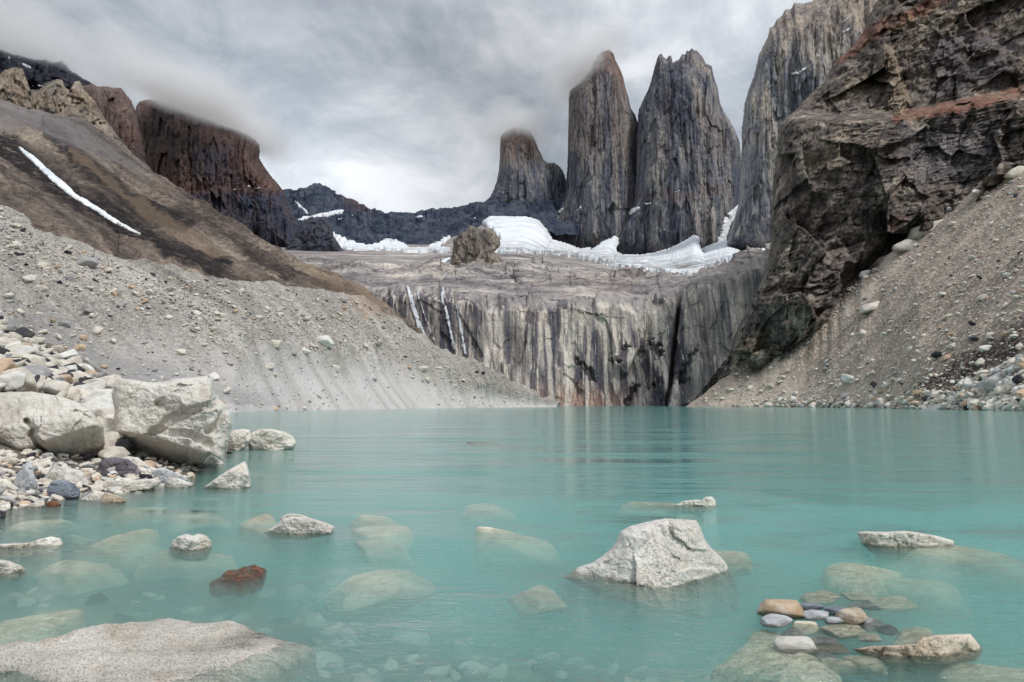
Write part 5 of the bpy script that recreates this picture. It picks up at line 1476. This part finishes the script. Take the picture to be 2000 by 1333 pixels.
def lay(items, kinds, cum, name, cat, n_own, stuff_name, sink=.2):
    """the largest as objects of their own, the rest as one mass"""
    for ratio, s_, hit, nrm, rz, k_, u_, tilt in items[:n_own]:
        j_ = int(np.searchsorted(cum, u_))
        mt, lb, gp = kinds[j_]
        if nrm.z < 0:
            nrm = -nrm
        qd = nrm.to_track_quat('Z', 'Y').to_euler()
        stone(name, hit + nrm * s_ * (.5 - sink) * .45, (s_ * .5, s_ * .5, s_ * .5), (qd.x * .6 + tilt[0], qd.y * .6 + tilt[1], rz), int(k_), mt, lb, cat, gp)
    rest = items[n_own:]
    if not rest:
        return
    by = {}
    for it in rest:
        by.setdefault(int(np.searchsorted(cum, it[6])), []).append(it)
    V_, F_, MI, b0 = [], [], [], 0
    low = [rock_shape(300 + k, 2, 8, 26, .05, (.6, .75, .5)[k % 3], 1.25) for k in range(8)]
    order = sorted(by)
    for mi, j_ in enumerate(order):
        for ratio, s_, hit, nrm, rz, k_, u_, tilt in by[j_]:
            if nrm.z < 0:
                nrm = -nrm
            v, f = low[int(k_) % 8]
            ca, sa = math.cos(rz), math.sin(rz)
            v = v * s_ * .5
            v = np.stack([v[:, 0] * ca - v[:, 1] * sa, v[:, 0] * sa + v[:, 1] * ca, v[:, 2] + tilt[0] * v[:, 0] + tilt[1] * v[:, 1]], -1)
            V_.append(v + np.array(hit + nrm * s_ * (.5 - sink) * .45))
            F_.append(f + b0)
            MI.append(np.full(len(f), mi))
            b0 += len(v)
    o_ = mesh_from(stuff_name, np.concatenate(V_), np.concatenate(F_), None, True)
    for j_ in order:
        o_.data.materials.append(kinds[j_][0])
    o_.data.polygons.foreach_set('material_index', np.concatenate(MI).astype(np.int32))
    tag(o_, kind='stuff')


def kinds_for(place, grp):
    return [(M_ST['pale'], 'pale stone ' + place, 'pale stones ' + grp), (M_ST['white'], 'whitish stone ' + place, 'whitish stones ' + grp), (M_ST['grey'], 'grey stone ' + place, 'grey stones ' + grp),
            (M_ST['dark'], 'near-black stone ' + place, 'dark stones ' + grp), (M_ST['orange'], 'orange-tan stone ' + place, 'orange-tan stones ' + grp)]


T_BANK, T_MOR, T_SCR = bvh(['bank']), bvh(['moraine']), bvh(['scree_slope'])
bank_poly = [(-30, 618), (0, 636), (60, 668), (150, 722), (226, 752), (232, 800), (222, 905), (196, 900), (206, 830), (190, 800), (120, 772), (0, 764), (-30, 764)]
named = scatter(T_BANK, bank_poly, 2600, .14, 1.3, 1.3, 5, 5)
foot_poly = [(-40, 880), (60, 885), (140, 880), (200, 865), (300, 880), (420, 890), (370, 935), (300, 962), (190, 972), (90, 985), (0, 1004), (-40, 1010)]
lay(scatter(T_BANK, foot_poly, 800, .09, .30, 1.4, 15, 5), kinds_for('between the boulders at the foot of the left bank', 'between the shore boulders'), [.50, .66, .84, .93, 1.0], 'stone', 'stone', 25, 'shore_gravel', .35)
T_BED = bvh(['lake_bed'])
bed_poly = [(-40, 1010), (330, 965), (620, 985), (900, 1000), (1000, 1100), (1100, 1180), (1400, 1180), (1500, 1110), (2040, 1110), (2040, 1360), (-40, 1360)]
lay(scatter(T_BED, bed_poly, 420, .10, .42, 1.3, 25, 8), kinds_for('on the lake bed', 'on the lake bed'), [.60, .70, .84, .98, 1.0], 'stone', 'stone', 0, 'lake_bed_stones', .55)
lay(named, kinds_for('in the rubble on the left bank', 'in the bank rubble'), [.54, .74, .84, .97, 1.0], 'stone', 'stone', 110, 'rubble', .1)
mor_poly = [(0, 410), (60, 456), (130, 474), (215, 512), (380, 544), (560, 565), (700, 586), (790, 646), (905, 712), (1000, 756), (1060, 790), (700, 797), (450, 802), (230, 770), (150, 715), (0, 625)]
mdens = lambda x, y: .18 + .82 * float(sstep(90, 20, y - np.interp(x, [0, 200, 440, 700, 850, 1000], [440, 545, 590, 625, 700, 765])))
mo = scatter(T_MOR, mor_poly, 4200, .35, 2.6, 2.3, 6, 1.5, mdens)
lay(mo, kinds_for('sticking out of the grey moraine', 'on the moraine'), [.62, .74, .90, .94, 1.0], 'rock', 'rock', 45, 'moraine_stones', .25)
scr_poly = [(1345, 795), (1500, 684), (1640, 574), (1760, 486), (1860, 396), (2010, 286), (2010, 802), (1700, 797)]
sdens = lambda x, y: .35 + .65 * float(max(sstep(720, 790, y), sstep(60, 10, abs(y - np.interp(x, [1500, 1640, 1760, 1860, 2000], [690, 580, 495, 410, 310])))))
sc_ = scatter(T_SCR, scr_poly, 5200, .4, 3.4, 1.9, 8, 1.8, sdens)
lay(sc_, kinds_for('strewn on the right scree slope', 'on the right scree'), [.66, .84, .90, .94, 1.0], 'rock', 'rock', 40, 'scree_stones', .25)
shore_poly = [(1500, 788), (1700, 780), (1850, 765), (1900, 740), (2010, 690), (2010, 804), (1850, 801), (1700, 798), (1500, 796)]
sh = scatter(T_SCR, shore_poly, 1700, .5, 3.8, 1.5, 9, 3)
lay(sh, kinds_for('heaped along the right shore', 'along the right shore'), [.50, .74, .86, .92, 1.0], 'rock', 'rock', 55, 'shore_stones', .15)
BIG = [(T_MOR, 632, 668, 34, 26, 'white', 'biggest white rock high on the grey moraine'), (T_MOR, 538, 672, 24, 18, 'pale', 'pale rock left of the biggest white rock on the moraine'), (T_MOR, 166, 514, 34, 28, 'grey', 'grey block jutting from the moraine rim with shade beneath'),
       (T_MOR, 80, 563, 22, 13, 'pale', 'egg-shaped pale rock high up the left end of the moraine'), (T_MOR, 155, 680, 24, 16, 'orange', 'two-tone orange and white block on smooth grit behind the left bank'), (T_MOR, 436, 750, 14, 10, 'pale', 'pale stone low on the smooth moraine foot'),
       (T_MOR, 824, 722, 22, 18, 'pale', 'pale rock cluster piece near the right end of the moraine'), (T_SCR, 1706, 600, 44, 22, 'pale', 'long tilted pale block in the middle of the right scree'), (T_SCR, 1660, 742, 28, 20, 'white', 'white block on the lower right scree above the shore'),
       (T_SCR, 1812, 450, 60, 36, 'pale', 'largest pale block at the top edge of the right scree'), (T_SCR, 1778, 482, 48, 36, 'pale', 'pale block just below the largest one at the scree top'), (T_SCR, 1690, 534, 22, 14, 'white', 'white block at the scree edge under the dark cliff'),
       (T_SCR, 1834, 694, 22, 14, 'dark', 'black block in the dark streak of the right scree'), (T_SCR, 1952, 746, 56, 34, 'grey', 'big grey undercut block above the right shore'), (T_SCR, 1910, 790, 34, 26, 'pale', 'angular pale block at the right waterline'),
       (T_SCR, 1842, 796, 62, 14, 'grey', 'long grey slab at the right waterline'), (T_SCR, 1922, 380, 34, 16, 'pale', 'pale flat block high on the right scree near the frame edge'), (T_SCR, 1985, 340, 40, 30, 'pale', 'pale block at the top right of the scree')]
for q, (tr_, px_, py_, w_, h_, kd, lb) in enumerate(BIG):
    hit, nrm, _, dist = cast(tr_, px_, py_)
    if hit is None:
        continue
    s_ = dist / F
    stone('rock', hit, (w_ * s_ * .55, w_ * s_ * .45, h_ * s_ * .8), (0, .25 if px_ > 1200 else -.2, q * 2.1 % .6 - .3 + (math.pi if q % 2 else 0)), (q * 5) % 12, M_ST[kd], lb, 'rock')

# ------------------------------------------------------------------ cloud clinging to the peaks
def cloud_mat(name, dens, soft=1.0, seed=0.0, size=90.0):
    m = bpy.data.materials.new(name)
    m.use_nodes = True
    m.node_tree.nodes.clear()
    t = NT(m.node_tree)
    g_ = t.n('ShaderNodeTexCoord').outputs['Generated']
    c_ = t.n('ShaderNodeVectorMath', operation='MULTIPLY_ADD')
    t.put(c_.inputs[0], g_)
    c_.inputs[1].default_value = (2, 2, 2)
    c_.inputs[2].default_value = (-1, -1, -1)
    ln = t.n('ShaderNodeVectorMath', operation='LENGTH')
    t.put(ln.inputs[0], c_.outputs[0])
    nn_ = t.noise(t.mapping(t.pos(), loc=(seed, seed, seed), scale=(1 / size, 1 / size, 1.6 / size)), 1.0, 4, .55, .4)
    e = t.math('SUBTRACT', t.math('ADD', 1.0, t.math('MULTIPLY', t.math('SUBTRACT', nn_, .5), 1.7)), ln.outputs['Value'])
    d = t.ramp(e, [(0.02, 0.0), (0.30, .25), (0.75, 1.0)])
    v = t.n('ShaderNodeVolumeScatter')
    v.inputs['Color'].default_value = (.86, .89, .93, 1)
    v.inputs['Anisotropy'].default_value = .2
    t.put(v.inputs['Density'], t.math('MULTIPLY', d, dens))
    o_ = t.n('ShaderNodeOutputMaterial')
    t.put(o_.inputs['Volume'], v.outputs[0])
    return m


def cloud_at(px, py, D, rx, ry, depth, tilt, dens, label, seed):
    v, f = ICO[4]
    s_ = D / F
    v = v * np.array([rx * s_, depth, ry * s_])
    o_ = mesh_from('cloud', v, f, cloud_mat('cloud_vapour', dens, 1, seed, 60 + rx * s_ * .35), True, origin=np.zeros(3))
    o_.location = P(px, py, D)
    o_.rotation_euler = (0, math.radians(tilt), 0)
    return tag(o_, label, 'cloud')


cloud_at(396, 206, 1640, 205, 50, 330, 20, .026, 'long grey cloud bank hiding the top of the rusty square mountain', 3)
cloud_at(40, 86, 1420, 250, 46, 300, 12, .020, 'cloud lying over the dark slate peak in the top left corner', 8)
cloud_at(1008, 252, 2400, 90, 36, 260, 0, .022, 'small cloud cap on the smallest rock tower', 12)
cloud_at(1125, 135, 2300, 80, 62, 240, -40, .022, 'cloud curling over the left shoulder of the middle tower', 17)
cloud_at(1182, 92, 2300, 56, 30, 240, 0, .014, 'thin wisp of cloud on the summit of the middle tower', 23)
